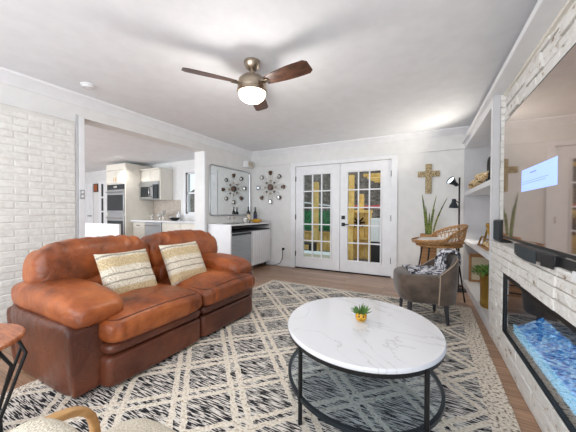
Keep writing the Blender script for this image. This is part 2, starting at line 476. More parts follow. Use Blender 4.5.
# ------------------------------------------------------------------ room shell
L, D, H = -3.56, 5.01, 2.44
XL = -10.5
struct('floor', bx(XL-.1, 1.3, -1.6, D+.12, -.1, 0), 'planks')
struct('ceiling', bx(XL-.1, 1.3, -1.6, D+.12, H, H+.1), 'ceil')
T = .14
DX0, DX1, DXM, DZ = -2.47, -.605, -1.5325, 2.06
wb = MB()
WX0, WX1, WZ0, WZ1 = -5.60, -4.55, 1.08, 2.13
wb.box(XL, WX0, D, D+T, 0, H).box(WX0, WX1, D, D+T, 0, WZ0).box(WX0, WX1, D, D+T, WZ1, H)
wb.box(WX1, DX0, D, D+T, 0, H).box(DX0, DX1, D, D+T, DZ, H).box(DX1, 1.2, D, D+T, 0, H)
struct('wall_back', wb, 'wall')
LT = .23
OY0, OY1, OZ = 1.70, 3.585, 2.2
wl = MB().box(L-LT, L, -1.6, OY0, 0, H).box(L-LT, L, OY0, OY1, OZ, H).box(L-LT, L, OY1, D, 0, H)
struct('wall_left', wl, 'wall')
struct('wall_right', bx(.98, 1.1, -1.6, D, 0, H), 'wall')
struct('wall_kitchen', bx(XL-.12, XL, -1.6, D, 0, H), 'wall')

# painted brick facing
bk = MB(); rnd = random.Random(3)
bw, bh, g = .203, .057, .0105
z = 0.01; row = 0
while z + bh < 2.12:
    y = -.6 + (0 if row % 2 else -(bw+g)/2)
    while y < 1.605:
        y1 = min(y+bw, 1.61)
        if y1-y > .03:
            p = .0125 + rnd.uniform(-.0025, .0025)
            bk.box(L, L+p, y, y1, z, z+bh)
        y += bw+g
    z += bh+g; row += 1
struct('brick_facing', bk, 'brickpaint', bevel=.004)
struct('brick_mortar', bx(L, L+.008, -.8, 1.61, 0, 2.13), 'mortar')
struct('trim_1', bx(L, L+.022, -.8, 1.615, 2.128, 2.145), 'wall')

# casing of the opening
c1 = bx(L, L+.02, 1.645, OY0+.004, 0, OZ)
struct('trim_2', c1, 'white', bevel=.003)
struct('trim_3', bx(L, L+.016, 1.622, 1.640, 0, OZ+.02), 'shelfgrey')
struct('trim_4', bx(L, L+.012, OY1, 3.64, 0, OZ), 'white', bevel=.003)
# crown moulding : profile (out from the wall, below the ceiling)
prof = [(0, -.115), (.012, -.115), (.018, -.10), (.03, -.085), (.05, -.05), (.068, -.03), (.08, -.02), (.085, 0), (0, 0)]
cl = MB(); cl.prism([(L+a, -1.6, H+b) for a, b in prof], (0, D+1.6, 0)); struct('trim_5', cl, 'white')
cb = MB(); cb.prism([(L, D-a, H+b) for a, b in prof], (1.2-L, 0, 0)); struct('trim_6', cb, 'white')
# frieze board along the back wall, left wall stub, baseboards
struct('trim_7', bx(L, 1.1, D-.018, D, 2.115, H-.1), 'wall', bevel=.003)
struct('baseboard_back', MB().box(L+.02, DX0-.07, D-.016, D, 0, .11).box(DX1+.09, .44, D-.016, D, 0, .11), 'white', bevel=.004)
struct('baseboard_left', MB().box(L, L+.016, OY1+.06, D, 0, .11), 'white', bevel=.004)
# door casing
dc = MB().box(DX0-.085, DX0+.012, D-.03, D, 0, DZ+.0).box(DX1-.012, DX1+.085, D-.03, D, 0, DZ).box(DX0-.085, DX1+.085, D-.03, D, DZ-.012, 2.118)
struct('trim_8', dc, 'white', bevel=.004)
struct('trim_9', bx(DX0, DX1, D-.02, D+T, 0, .018), 'blackmetal')

# french doors
def french(name, x0, x1, gx0, gx1, hinge_x, handle):
    z0, z1, gz0, gz1 = .022, 2.043, .235, 1.872
    y0, y1 = D+.0, D+.045
    d = MB().box(x0, gx0, y0, y1, z0, z1).box(gx1, x1, y0, y1, z0, z1).box(gx0, gx1, y0, y1, z0, gz0).box(gx0, gx1, y0, y1, gz1, z1)
    door = struct(name, d, 'white', bevel=.002)
    f = MB(); e = .022
    f.box(gx0-e, gx0+.004, y0-.014, y0, gz0-e, gz1+e).box(gx1-.004, gx1+e, y0-.014, y0, gz0-e, gz1+e)
    f.box(gx0-e, gx1+e, y0-.0135, y0, gz0-e, gz0+.004).box(gx0-e, gx1+e, y0-.0135, y0, gz1-.004, gz1+e)
    f.build('glazing_bead', 'white', door, bevel=.003)
    mt = MB()
    for i in (1, 2):
        x = gx0+(gx1-gx0)*i/3; mt.box(x-.011, x+.011, y0+.004, y0+.034, gz0, gz1)
    for i in range(1, 5):
        zz = gz0+(gz1-gz0)*i/5; mt.box(gx0, gx1, y0+.005, y0+.033, zz-.011, zz+.011)
    mt.build('muntin_grid', 'white', door)
    MB().box(gx0, gx1, y0+.016, y0+.020, gz0, gz1).build('pane', 'pane', door)
    for zz in (1.80, 1.03, .29):
        MB().box(hinge_x-.010, hinge_x+.010, y0-.022, y0-.001, zz-.05, zz+.05).build('hinge', 'blackmetal', door, bevel=.002)
    if handle:
        hx = x0+.065
        MB().box(hx-.032, hx+.032, y0-.022, y0, 1.00, 1.066).build('deadbolt', 'blackmetal', door, bevel=.006)
        h = MB().box(hx-.032, hx+.032, y0-.014, y0, .87, .935)
        h.tube([(hx, y0-.01, .903), (hx, y0-.06, .903), (hx+.02, y0-.065, .903), (hx+.12, y0-.065, .903)], .0095)
        h.build('handle', 'blackmetal', door, bevel=.003)
        MB().lathe((0, 0, 0), [(.001, 0), (.014, 0), (.014, .012), (.001, .012)], 16).build('foot_bolt', 'blackmetal', door)
        o = door.children[-1]
        o.data.transform(Matrix.Translation((hx-.005, y0, .632)) @ Matrix.Rotation(R(90), 4, 'X'))
    return door
french('door_1', DX0+.014, DXM-.003, -2.285, -1.712, DX0+.013, False)
french('door_2', DXM+.003, DX1-.014, -1.386, -.797, DX1-.013, True)
struct('trim_10', bx(DXM-.022, DXM+.0, D-.010, D, .02, 2.04), 'white', bevel=.002)

# kitchen window
wf = MB().box(WX0-.07, WX0, D-.02, D+.02, WZ0-.07, WZ1+.07).box(WX1, WX1+.07, D-.02, D+.02, WZ0-.07, WZ1+.07)
wf.box(WX0, WX1, D-.02, D+.02, WZ1, WZ1+.07).box(WX0, WX1, D-.035, D+.02, WZ0-.05, WZ0)
w1 = struct('window_1', wf, 'white', bevel=.003)
sash = MB()
for (a, b) in ((WX0, WX0+.04), (WX1-.04, WX1), ((WX0+WX1)/2-.02, (WX0+WX1)/2+.02)): sash.box(a, b, D+.03, D+.06, WZ0, WZ1)
for (a, b) in ((WZ0, WZ0+.04), (WZ1-.04, WZ1), ((WZ0+WZ1)/2-.02, (WZ0+WZ1)/2+.02)): sash.box(WX0, WX1, D+.03, D+.06, a, b)
sash.build('sash', 'white', w1)
bx(WX0, WX1, D+.042, D+.047, WZ0, WZ1).build('pane', 'pane', w1)

# far kitchen wall doors
def panel_door(name, x0, x1, z1, glassy):
    y = D-.05
    d = bx(x0, x1, y, D-.002, .01, z1)
    door = struct(name, d, 'white', bevel=.004)
    w = x1-x0
    if glassy:
        for k in range(4):
            a = .25+k*.45; bx(x0+.17, x0+.27, y-.006, y, a, a+.40).build('pane', 'ovenglass', door)
    else:
        for (a, b) in ((.15, .85), (.95, 1.55), (1.62, 1.95)):
            for s_ in (0, 1):
                xa = x0+.09+s_*(w/2-.03); p = bx(xa, xa+w/2-.15, y-.012, y, a, b); p.build('panel', 'white', door, bevel=.01)
        h = MB().tube([(x1-.06, y, .98), (x1-.06, y-.05, .98), (x1-.17, y-.055, .98)], .012); h.build('handle', 'blackmetal', door)
    return door
panel_door('door_3', -10.45, -9.86, 2.05, False)
panel_door('door_4', -9.5, -9.0, 2.1, True)

# recessed ceiling light of the kitchen
def downlight(x, y, label):
    t = thing('ceiling_downlight', label, 'ceiling light', (x, y, H), group=None)
    MB().lathe((x, y, H), [(.075, -.001), (.095, -.001), (.095, -.008), (.075, -.012)], 32).build('trim_ring', 'white', t)
    MB().lathe((x, y, H), [(.001, -.004), (.074, -.004), (.074, -.010), (.001, -.010)], 32).build('lens', 'down_on', t)
    spot('downlight_lamp', (x, y, H-.03), (0, 0, -1), 40, (1, .96, .9), 140, .8, .06)
downlight(-6.68, 3.95, 'round recessed light glowing in the kitchen ceiling near the oven cabinet')

# ------------------------------------------------------------------ kitchen
yk = 4.23
t = thing('oven_cabinet', 'tall cream kitchen cabinet holding the double wall oven', 'cabinet', (-7.3, yk, 0))
b = MB().box(-7.72, -7.68, yk, D-.006, .0, 2.36).box(-6.90, -6.87, yk-.01, D-.006, 0, 2.36).box(-7.68, -6.90, yk+.02, D-.006, 0, .32).box(-7.68, -6.90, yk+.02, D-.006, 1.84, 2.36).box(-7.68, -6.9, D-.05, D-.006, .3, 1.9)
b.build('carcass', 'cabinet', t)
for (a, c, kx) in ((-7.675, -7.295, -7.33), (-7.285, -6.905, -7.25)):
    dd = bx(a, c, yk-.005, yk+.02, 1.87, 2.19).build('door', 'cabinet', t, bevel=.004)
    MB().box(a+.05, c-.05, yk-.010, yk-.004, 1.92, 2.14).build('raised_panel', 'cabinet', dd, bevel=.004)
    MB().tube([(kx, yk-.03, 1.91), (kx, yk-.03, 2.01)], .007).build('handle', 'gold', dd)
bx(-7.675, -6.905, yk-.012, yk+.02, 2.20, 2.36).build('top_panel', 'cabinet', t, bevel=.004)
t = thing('wall_oven', 'stainless double wall oven with dark glass doors in the tall cabinet', 'oven', (-7.29, yk, .34))
bx(-7.665, -6.915, yk, yk+.5, .34, 1.83).build('body', 'steel', t)
bx(-7.66, -6.92, yk-.02, yk, 1.70, 1.825).build('control_panel', 'ovenglass', t, bevel=.003)
bx(-7.36, -7.22, yk-.024, yk-.02, 1.74, 1.79).build('display', 'silverwork', t)
for (a, c) in ((1.10, 1.69), (.40, 1.02)):
    dd = bx(-7.66, -6.92, yk-.03, yk, a, c).build('door', 'steel', t, bevel=.004)
    bx(-7.63, -6.95, yk-.034, yk-.03, a+.05, c-.13).build('window', 'ovenglass', dd, bevel=.002)
    MB().tube([(-7.62, yk-.03, c-.06), (-7.62, yk-.075, c-.06), (-6.96, yk-.075, c-.06), (-6.96, yk-.03, c-.06)], .012).build('handle', 'chrome', dd)

t = thing('upper_cabinet', 'cream wall cabinet above and beside the microwave', 'cabinet', (-6.5, 4.62, 1.42))
bx(-6.86, -6.13, 4.66, D-.006, 1.91, 2.21).build('carcass', 'cabinet', t)
bx(-6.13, -6.095, 4.64, D-.006, 1.43, 2.21).build('end_panel', 'cabinet', t)
for (a, c) in ((-6.855, -6.50), (-6.49, -6.135)):
    bx(a, c, 4.635, 4.66, 1.92, 2.19).build('door', 'cabinet', t, bevel=.004)
bx(-6.86, -6.10, 4.60, D-.006, 2.21, 2.245).build('cornice', 'cabinet', t, bevel=.006)
t = thing('microwave', 'stainless over-the-counter microwave with dark window and bar handle', 'microwave', (-6.5, 4.6, 1.44))
bx(-6.855, -6.135, 4.62, D-.01, 1.44, 1.90).build('body', 'steel', t)
dd = bx(-6.855, -6.33, 4.585, 4.62, 1.46, 1.82).build('door', 'steel', t, bevel=.004)
bx(-6.80, -6.42, 4.580, 4.585, 1.51, 1.77).build('window', 'ovenglass', dd)
MB().tube([(-6.35, 4.585, 1.78), (-6.37, 4.53, 1.76), (-6.37, 4.51, 1.64), (-6.37, 4.53, 1.52), (-6.35, 4.585, 1.50)], .014).build('handle', 'chrome', dd)
bx(-6.32, -6.14, 4.585, 4.62, 1.46, 1.82).build('control_panel', 'ovenglass', t)
bx(-6.855, -6.135, 4.59, 4.62, 1.825, 1.895).build('vent_grille', 'steel', t)

def base_cab(x0, x1, label, drawer=True):
    t = thing('base_cabinet', label, 'cabinet', ((x0+x1)/2, 4.4, 0))
    bx(x0, x1, 4.42, D-.006, .10, .868).build('carcass', 'cabinet', t)
    bx(x0, x1, 4.47, D-.006, 0, .10).build('toe_kick', 'cabinet', t)
    if drawer:
        d1 = bx(x0+.01, x1-.01, 4.40, 4.42, .70, .855).build('drawer', 'cabinet', t, bevel=.003)
        MB().tube([((x0+x1)/2-.06, 4.375, .78), ((x0+x1)/2+.06, 4.375, .78)], .007).build('handle', 'frame_gold', d1)
        bx(x0+.01, x1-.01, 4.40, 4.42, .12, .685).build('door', 'cabinet', t, bevel=.003)
    else:
        n = 3
        for k in range(n):
            a = x0+.01+(x1-x0-.02)*k/n; c = x0+.01+(x1-x0-.02)*(k+1)/n-.01
            bx(a, c, 4.40, 4.42, .12, .855).build('door', 'cabinet', t, bevel=.003)
base_cab(-6.86, -6.37, 'cream base cabinet with one drawer, beside the dishwasher')
base_cab(-5.74, -3.84, 'long cream base cabinet run beneath the kitchen sink', False)
t = thing('dishwasher', 'stainless dishwasher between the cream base cabinets', 'dishwasher', (-6.05, 4.4, 0))
bx(-6.355, -5.755, 4.42, D, .05, .865).build('body', 'steel', t)
dd = bx(-6.35, -5.76, 4.39, 4.42, .12, .86).build('door', 'steel', t, bevel=.004)
MB().tube([(-6.29, 4.39, .79), (-6.29, 4.35, .79), (-5.82, 4.35, .79), (-5.82, 4.39, .79)], .012).build('handle', 'chrome', dd)
tag(bx(-6.865, -3.83, 4.34, D, .87, .91).build('kitchen_worktop', 'marble', bevel=.004), 'pale kitchen worktop running below the microwave and window', 'worktop')
tag(bx(-6.865, -5.80, D-.014, D-.002, .91, 1.44).build('tile_backsplash', 'backsplash'), 'brown and beige mosaic tile backsplash under the microwave', 'backsplash')
# faucet
t = thing('kitchen_faucet', 'tall arched chrome faucet standing in front of the kitchen window', 'faucet', (-5.0, 4.75, .91))
pts = [(-5.02, 4.78, .91), (-5.02, 4.78, 1.25)] + [(-5.02+.08-.08*math.cos(a), 4.78-.0, 1.25+.11*math.sin(a)) for a in [PI*k/8 for k in range(1, 8)]] + [(-4.86, 4.78, 1.2)]
MB().tube(pts, .014).build('spout', 'chrome', t)
MB().lathe((-5.02, 4.78, .91), [(.03, 0), (.03, .012), (.018, .03)], 16).build('base', 'chrome', t)
# bowl, jar and glass rack on the worktop
t = MB().lathe((-5.55, 4.62, .91), [(.05, 0), (.10, .03), (.125, .075), (.118, .075), (.09, .035), (.02, .012)], 24).build('serving_bowl', 'black', origin=(-5.55, 4.62, .91))
tag(t, 'small black bowl on the kitchen worktop', 'bowl')
t = thing('soap_bottle', 'white soap bottle on the kitchen worktop beside the black bowl', 'bottle', (-5.75, 4.9, .91))
MB().lathe((-5.75, 4.9, .91), [(.045, 0), (.045, .14), (.015, .17), (.015, .19)], 20).build('bottle_body', 'white', t)
MB().tube([(-5.75, 4.9, 1.10), (-5.75, 4.9, 1.14), (-5.79, 4.9, 1.14)], .008).build('pump', 'chrome', t)
rnd = random.Random(5)
for k, (x, y, w, lab) in enumerate([(-6.45, 4.66, .07, 'clear stemmed glass on the worktop, first beneath the microwave'),
                                    (-6.22, 4.72, .09, 'wide silver goblet on the worktop beneath the microwave'),
                                    (-6.02, 4.66, .07, 'tallest clear glass vase on the worktop near the mosaic tiles'),
                                    (-5.86, 4.78, .06, 'small round silver pot on the worktop near the white bottle')]):
    hh = (.15, .17, .26, .11)[k]
    o = MB().lathe((x, y, .91), [(w*.6, 0), (w*.2, .015), (w*.15, hh*.4), (w*.8, hh*.55), (w, hh), (w*.92, hh), (w*.6, hh*.6), (.005, hh*.5)], 16).build('glassware', 'silverwork', origin=(x, y, .91))
    tag(o, lab, 'glassware', 'glassware on the kitchen worktop')
# framed print by far door
t = thing('picture_frame', 'small amber coloured picture on the far kitchen wall', 'picture', (-9.73, D-.02, 1.76))
bx(-9.84, -9.60, D-.025, D-.002, 1.76, 2.03).build('frame', 'fan_wood', t)
bx(-9.81, -9.63, D-.028, D-.025, 1.79, 2.00).build('print', 'orange', t)
# white-backed kitchen bench
t = thing('kitchen_bench', 'white high-backed bench in the kitchen behind the sofa', 'bench', (-6.4, 3.5, 0))
bx(-7.15, -5.76, 3.40, 3.44, .10, .865).build('backrest', 'white', t, bevel=.006)
bx(-7.13, -5.80, 3.44, 3.86, .42, .46).build('seat', 'white', t, bevel=.006)
for x in (-7.13, -5.84):
    for y in (3.40, 3.82):
        bx(x, x+.04, y, y+.04, 0, .42).build('leg', 'white', t)

# ------------------------------------------------------------------ wall mirror, vent box, switch
y0, y1, z0, z1 = 3.715, 4.93, 1.065, 1.985
t = thing('wall_mirror', 'large rectangular mirror with thin grey frame above the white bar', 'mirror', (L, (y0+y1)/2, z0))
def rrect(y0, y1, z0, z1, r, x, n=6):
    pts = []
    for (cy, cz, a) in ((y1-r, z1-r, 0), (y0+r, z1-r, PI/2), (y0+r, z0+r, PI), (y1-r, z0+r, 1.5*PI)):
        for i in range(n+1):
            an = a+PI/2*i/n; pts.append((x, cy+r*math.cos(an), cz+r*math.sin(an)))
    return pts
MB().tube(rrect(y0, y1, z0, z1, .05, L+.018), .014, 8, True).build('frame', 'steel', t)
MB().prism(rrect(y0, y1, z0, z1, .05, L+.004), (.014, 0, 0)).build('mirror_glass', 'mirror', t, smooth=0)
t = thing('door_chime', 'small white louvred box on the wall above the mirror corner', 'chime', (L, 4.85, 2.05))
bx(L, L+.12, 4.70, 4.95, 2.075, 2.215).build('case', 'white', t, bevel=.02)
lv = MB()
for k in range(6): lv.box(L+.12, L+.125, 4.74, 4.91, 2.095+k*.018, 2.105+k*.018)
lv.build('louvre', 'mosaic', t)
t = thing('light_switch', 'grey double light switch on the trim beside the brick wall', 'switch', (L+.02, 1.67, 1.32))
bx(L+.02, L+.03, 1.648, 1.70, 1.275, 1.375).build('plate', 'steel', t, bevel=.003)
for zz in (1.30, 1.345): MB().obox((L+.033, 1.674, zz), (.01, .018, .026)).build('toggle', 'white', t, bevel=.002)
t = thing('power_outlet', 'wall outlet with a black plug beside the left french door', 'outlet', (-2.73, D, .36))
bx(-2.765, -2.695, D-.008, D, .30, .42).build('plate', 'white', t, bevel=.003)
pc_ = thing('power_lead', 'black power cord drooping from the outlet towards the bar', 'cord', (-2.74, D-.03, .36))
(MB().tube([(-2.73, D-.035, .365), (-2.735, D-.05, .34), (-2.74, D-.04, .25), (-2.75, D-.03, .16), (-2.80, D-.04, .06), (-2.92, D-.06, .012), (-3.1, D-.1, .012)], .006).build('wire', 'black', pc_))
MB().box(-2.752, -2.708, D-.045, D-.009, .34, .385).build('plug', 'black', pc_, bevel=.004)

# ------------------------------------------------------------------ bar cabinet
BX = -3.03
BY0, BY1 = 3.665, 4.97
t = thing('bar_cabinet', 'white bar cabinet with open rack, in the corner under the mirror', 'cabinet', ((L+BX)/2, 4.3, 0))
bx(L+.012, BX+.01, BY0, BY1, .885, .91).build('countertop', 'white', t, bevel=.003)
bx(L+.012, BX, BY0, BY0+.025, .06, .885).build('side_panel', 'white', t)
bx(L+.012, BX, BY1-.03, BY1-.005, .06, .885).build('side_panel', 'white', t)
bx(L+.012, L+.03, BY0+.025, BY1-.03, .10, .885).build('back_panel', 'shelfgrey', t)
bx(L+.03, BX, 4.30, BY1-.03, .10, .125).build('bottom_panel', 'white', t)
bx(L+.03, BX-.02, 4.30, 4.32, .125, .79).build('divider', 'white', t)
bx(L+.03, BX-.01, BY0+.025, BY1-.03, .775, .79).build('shelf', 'blackmetal', t)
for a in (4.325, 4.635):
    dd = bx(BX-.02, BX, a, a+.30, .125, .765).build('door', 'white', t, bevel=.002)
    for q in range(1, 4):
        bx(BX, BX+.002, a+.075*q-.002, a+.075*q+.002, .125, .765).build('groove', 'shelfgrey', dd)
rk = MB()
for k in range(12):
    y = BY0+.08+k*.1; rk.tube([(BX-.03, y, .865), (L+.05, y, .865)], .005, 6)
rk.tube([(BX-.03, BY0+.03, .865), (BX-.03, BY1-.04, .865)], .006, 6)
rk.build('wire_rack', 'blackmetal', t)
for (x, y) in ((BX-.05, BY0+.05), (BX-.05, BY1-.1), (L+.08, BY0+.05), (L+.08, BY1-.1), (BX-.05, 4.36)):
    bx(x-.02, x+.02, y-.02, y+.02, 0, .10 if y > 4 else .062).build('leg', 'chrome', t)
t = thing('mini_fridge', 'small stainless-door fridge tucked inside the white bar cabinet', 'fridge', (-3.28, 3.99, .02))
bx(L+.04, BX-.05, BY0+.04, 4.285, .012, .765).build('body', 'black', t)
dd = bx(BX-.05, BX-.012, BY0+.05, 4.28, .04, .76).build('door', 'steel', t, bevel=.004)
bx(BX-.012, BX-.006, BY0+.05, 4.28, .71, .75).build('top_trim', 'black', dd)
for y in (3.78, 4.2): bx(BX-.12, BX-.09, y, y+.03, 0, .012).build('foot', 'black', t)
# mats and bottles on bar
def bottle(x, y, lab, labmat, h=.31):
    t = thing('wine_bottle', lab, 'bottle', (x, y, .91), group='bottles on the bar')
    MB().lathe((x, y, .91), [(.034, 0), (.038, .01), (.038, h*.58), (.032, h*.66), (.015, h*.76), (.0135, h*.97), (.016, h*.975), (.016, h), (.004, h)], 20).build('glass_body', 'bottle', t)
    MB().lathe((x, y, .91), [(.0385, h*.15), (.0392, h*.15), (.0392, h*.5), (.0385, h*.5)], 20).build('paper_label', labmat, t)
bottle(-3.35, 4.62, 'dark wine bottle with wide cream label on the bar, beside the fruit dish', 'label', .33)
bottle(-3.30, 4.79, 'dark bottle with blue label standing nearest the corner on the bar', 'label_blue', .32)
t = thing('fruit_dish', 'shallow yellow dish beside the bottles on the bar', 'dish', (-3.18, 4.62, .91))
MB().lathe((-3.17, 4.64, .91), [(.05, 0), (.11, .03), (.13, .06), (.122, .06), (.09, .03), (.02, .014)], 28).build('bowl_body', 'yellow', t)
for k, (a, b_) in enumerate([(-.04, .02), (.05, -.03), (.0, .05)]):
    o = MB().sell((-3.17+a, 4.64+b_, .965), (.075, .06, .055), 1, 1, 16, 10).build('lemon', 'yellow', origin=(-3.17+a, 4.64+b_, .965))
    tag(o, 'yellow lemon lying in the dish on the bar', 'lemon', 'lemons in the dish')
t = thing('ice_bucket', 'small glass ice bowl on the bar before the bottles', 'bowl', (-3.22, 4.27, .91))
MB().lathe((-3.20, 4.33, .91), [(.04, 0), (.07, .03), (.075, .09), (.07, .09), (.06, .035), (.01, .015)], 24).build('bowl_body', 'silverwork', t)
MB().tube([(-3.20, 4.26, 1.0), (-3.20, 4.28, 1.03), (-3.20, 4.33, 1.045), (-3.20, 4.38, 1.03), (-3.20, 4.40, 1.0)], .004).build('handle', 'chrome', t)
t = thing('serving_tray', 'flat silver tray lying near the end of the bar', 'tray', (-3.3, 3.98, .91))
MB().lathe((-3.30, 4.02, .91), [(.12, 0), (.15, .012), (.146, .014), (.11, .005), (.01, .005)], 28, 1, 1.3).build('plate', 'silverwork', t)
for k, y in enumerate((3.95, 4.08)):
    o = MB().lathe((-3.3, y, .922), [(.03, 0), (.004, .006), (.004, .06), (.03, .08), (.034, .13), (.031, .13), (.026, .085), (.002, .066)], 18).build('cocktail_glass', 'silverwork', origin=(-3.3, y, .922))
    tag(o, ('stemmed cocktail glass on the silver tray, nearer the sofa', 'stemmed cocktail glass on the silver tray, nearer the bottles')[k], 'glass', 'glasses on the bar tray')

# ------------------------------------------------------------------ sunburst wall art
cx, cz = -3.047, 1.655
t = thing('wall_art', 'round wire sunburst with small framed mirrors beside the french doors', 'wall art', (cx, D, cz))
wr = MB()
for k in range(8):
    a = PI/2+k*PI/4
    wr.tube([(cx+.05*math.cos(a), D-.025, cz+.05*math.sin(a)), (cx+.28*math.cos(a), D-.025, cz+.28*math.sin(a))], .0035, 6)
    for s_ in (-1, 1):
        a2 = a+s_*R(15); wr.tube([(cx+.06*math.cos(a2), D-.02, cz+.06*math.sin(a2)), (cx+.24*math.cos(a2), D-.02, cz+.24*math.sin(a2))], .0022, 5)
        a3 = a+s_*R(8); wr.tube([(cx+.10*math.cos(a3), D-.02, cz+.10*math.sin(a3)), (cx+.33*math.cos(a3+s_*.06), D-.02, cz+.33*math.sin(a3+s_*.06))], .0022, 5)
wr.build('wire_spokes', 'wire', t)
def petal(r, a, w0, w1, h, y, d):
    ca, sa = math.cos(a), math.sin(a); pts = []
    for (s_, q) in ((-w0, -h), (w0, -h), (w1, h*.5), (w1*.6, h), (-w1*.6, h), (-w1, h*.5)):
        rr = r+q; pts.append((cx+rr*ca-s_*sa, y, cz+rr*sa+s_*ca))
    return MB().prism(pts, (0, d, 0))
for k in range(8):
    a = PI/2+k*PI/4
    p = petal(.305, a, .022, .044, .046, D-.035, .02).build('petal_frame', 'frame_gold', t, bevel=.003, smooth=0)
    petal(.305, a, .012, .028, .030, D-.038, .003).build('petal_mirror', 'mirror' if k % 3 else 'brown_disc', p, smooth=0)
    p = petal(.135, a, .01, .018, .018, D-.035, .015).build('small_petal', 'frame_gold' if k % 2 else 'mosaic', t, smooth=0)
def disc_y(c, r, d):
    n = 28; return MB().prism([(c[0]+r*math.cos(2*PI*i/n), c[1], c[2]+r*math.sin(2*PI*i/n)) for i in range(n)], (0, d, 0))
disc_y((cx, D-.04, cz), .066, .03).build('centre_ring', 'frame_gold', t)
disc_y((cx, D-.046, cz), .048, .01).build('centre_disc', 'brown_disc', t)

# cross
t = thing('wall_cross', 'gold mosaic cross hanging on the white wall above the plant', 'cross', (-.05, D, 1.43))
bx(-.098, -.008, D-.035, D-.005, 1.44, 1.915).build('upright', 'mosaic', t, bevel=.004)
bx(-.21, -.0985, D-.033, D-.007, 1.71, 1.80).build('crossbar', 'mosaic', t, bevel=.004)
bx(-.0075, .105, D-.033, D-.007, 1.71, 1.80).build('crossbar', 'mosaic', t, bevel=.004)

# ------------------------------------------------------------------ built-in wall unit on the right
AL = .0235
UX, UY = .437, 5.01
TU = Matrix.Translation((UX, UY, 0)) @ Matrix(((math.cos(AL), math.sin(AL), 0, 0), (math.sin(AL), -math.cos(AL), 0, 0), (0, 0, 1, 0), (0, 0, 0, 1)))
def UB():
    q = MB(); q.T = TU; return q       # coordinates: (into the wall, towards the photographer, up)
def upt(u, v, z): return tuple(TU @ Vector((u, v, z)))
t = thing('built_in_bookcase', 'white built-in bookcase with grey niches next to the fireplace', 'bookcase', upt(.0, .95, 0))
UB().box(.0, .42, .0, 1.93, 2.11, 2.19).build('header', 'white', t, bevel=.003)
UB().box(-.0, .42, 1.86, 1.93, 0, 2.11).build('side_panel', 'white', t, bevel=.003)
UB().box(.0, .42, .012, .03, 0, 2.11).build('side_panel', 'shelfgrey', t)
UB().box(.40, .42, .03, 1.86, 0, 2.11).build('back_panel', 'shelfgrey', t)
UB().box(.002, .40, .03, 1.86, 1.39, 1.445).build('shelf', 'white', t, bevel=.003)
UB().box(-.002, .40, .03, 1.86, .68, .725).build('shelf', 'white', t, bevel=.003)
UB().box(.004, .40, .03, 1.86, 0, .10).build('plinth', 'white', t, bevel=.003)
struct('trim_11', UB().box(-.035, .16, 0.0, 3.9 if False else 5.6, 2.19, 2.235), 'white', bevel=.006)

# stone fireplace
t = thing('stone_fireplace', 'white ledgestone fireplace wall beneath and around the television', 'fireplace', upt(.1, 3.5, 0))
def ledgestone(q, v0, v1, z0, z1, u, rnd, rows, dmax=.016, skip=None, drop=0):
    z = z0
    while z < z1-.004:
        h = min(rnd.uniform(*rows), z1-z)
        if z1-(z+h) < .015: h = z1-z
        v = v0-rnd.uniform(0, .1)
        while v < v1:
            w = rnd.uniform(.12, .38); a, b = max(v, v0), min(v+w, v1)
            if b-a > .01 and rnd.random() > drop:
                p = rnd.uniform(0, dmax)
                q.box(u-p, u+.02, a+.002, b-.002, z+.003, z+h-.003)
            v += w
        z += h
rnd = random.Random(11)
FV0, FV1, FZ0, FZ1 = 2.35, 4.75, .21, .665
VE = 5.6
q = UB()
ledgestone(q, 1.935, VE, FZ1, .862, .005, rnd, (.045, .075), .010)
ledgestone(q, 1.935, FV0, .0, FZ1, .005, rnd, (.045, .075), .010)
ledgestone(q, FV1, VE, .0, FZ1, .005, rnd, (.045, .075), .010)
ledgestone(q, FV0, FV1, 0, FZ0, .005, rnd, (.05, .08), .010)
q.build('lower_stone', 'stone', t, bevel=.003, smooth=30)
q = UB(); ledgestone(q, 1.935, VE, .88, 2.19, .105, rnd, (.04, .07), .024)
for k in range(22):
    zz = .88+k*.0595; q.box(.055+rnd.uniform(0, .006), .10, 1.931, 1.945, zz+.002, zz+.057)
q.build('upper_stone', 'stone', t, bevel=.003, smooth=30)
q = UB().box(.014, .30, 1.94, FV0, 0, .862).box(.014, .30, FV1, VE, 0, .862).box(.014, .30, FV0, FV1, 0, FZ0).box(.014, .30, FV0, FV1, FZ1, .862).box(.114, .30, 1.94, VE, .862, 2.19).box(.28, .30, FV0, FV1, FZ0, FZ1)
q.build('core', 'stone_gap', t)
UB().box(.0, .054, 1.933, 1.945, .882, 2.19).build('end_trim', 'shelfgrey', t)
UB().box(-.012, .115, 1.935, VE, .862, .882).build('mantel_ledge', 'stone', t, bevel=.004)
UB().box(.078, .125, 1.94, VE, 2.17, 2.19).build('cornice_strip', 'cabinet', t)
# firebox contents
t = thing('electric_fire', 'long electric fireplace insert with blue glowing crystals', 'fireplace insert', upt(.1, 3.5, FZ0))
q = UB().box(.012, .26, FV0+.002, FV0+.02, FZ0, FZ1).box(.012, .26, FV1-.02, FV1-.002, FZ0, FZ1).box(.012, .26, FV0, FV1, FZ1-.02, FZ1-.002).box(.24, .26, FV0, FV1, FZ0, FZ1).box(.012, .26, FV0, FV1, FZ0+.001, FZ0+.005)
q.build('housing', 'black', t)
UB().box(.018, .022, FV0+.012, FV1-.02, FZ0+.006, FZ1-.02).build('glass_front', 'fireglass', t, smooth=0)
q = UB()
for (a, b_, c, d) in ((FV0, FV1, FZ0, FZ0+.005), (FV0, FV1, FZ1-.025, FZ1), (FV0, FV0+.008, FZ0, FZ1)):
    q.box(.004, .014, a, b_, c, d)
q.build('frame', 'blackmetal', t)
q = UB(); rnd = random.Random(4)
bv = []
nu_, nv_ = 8, 190
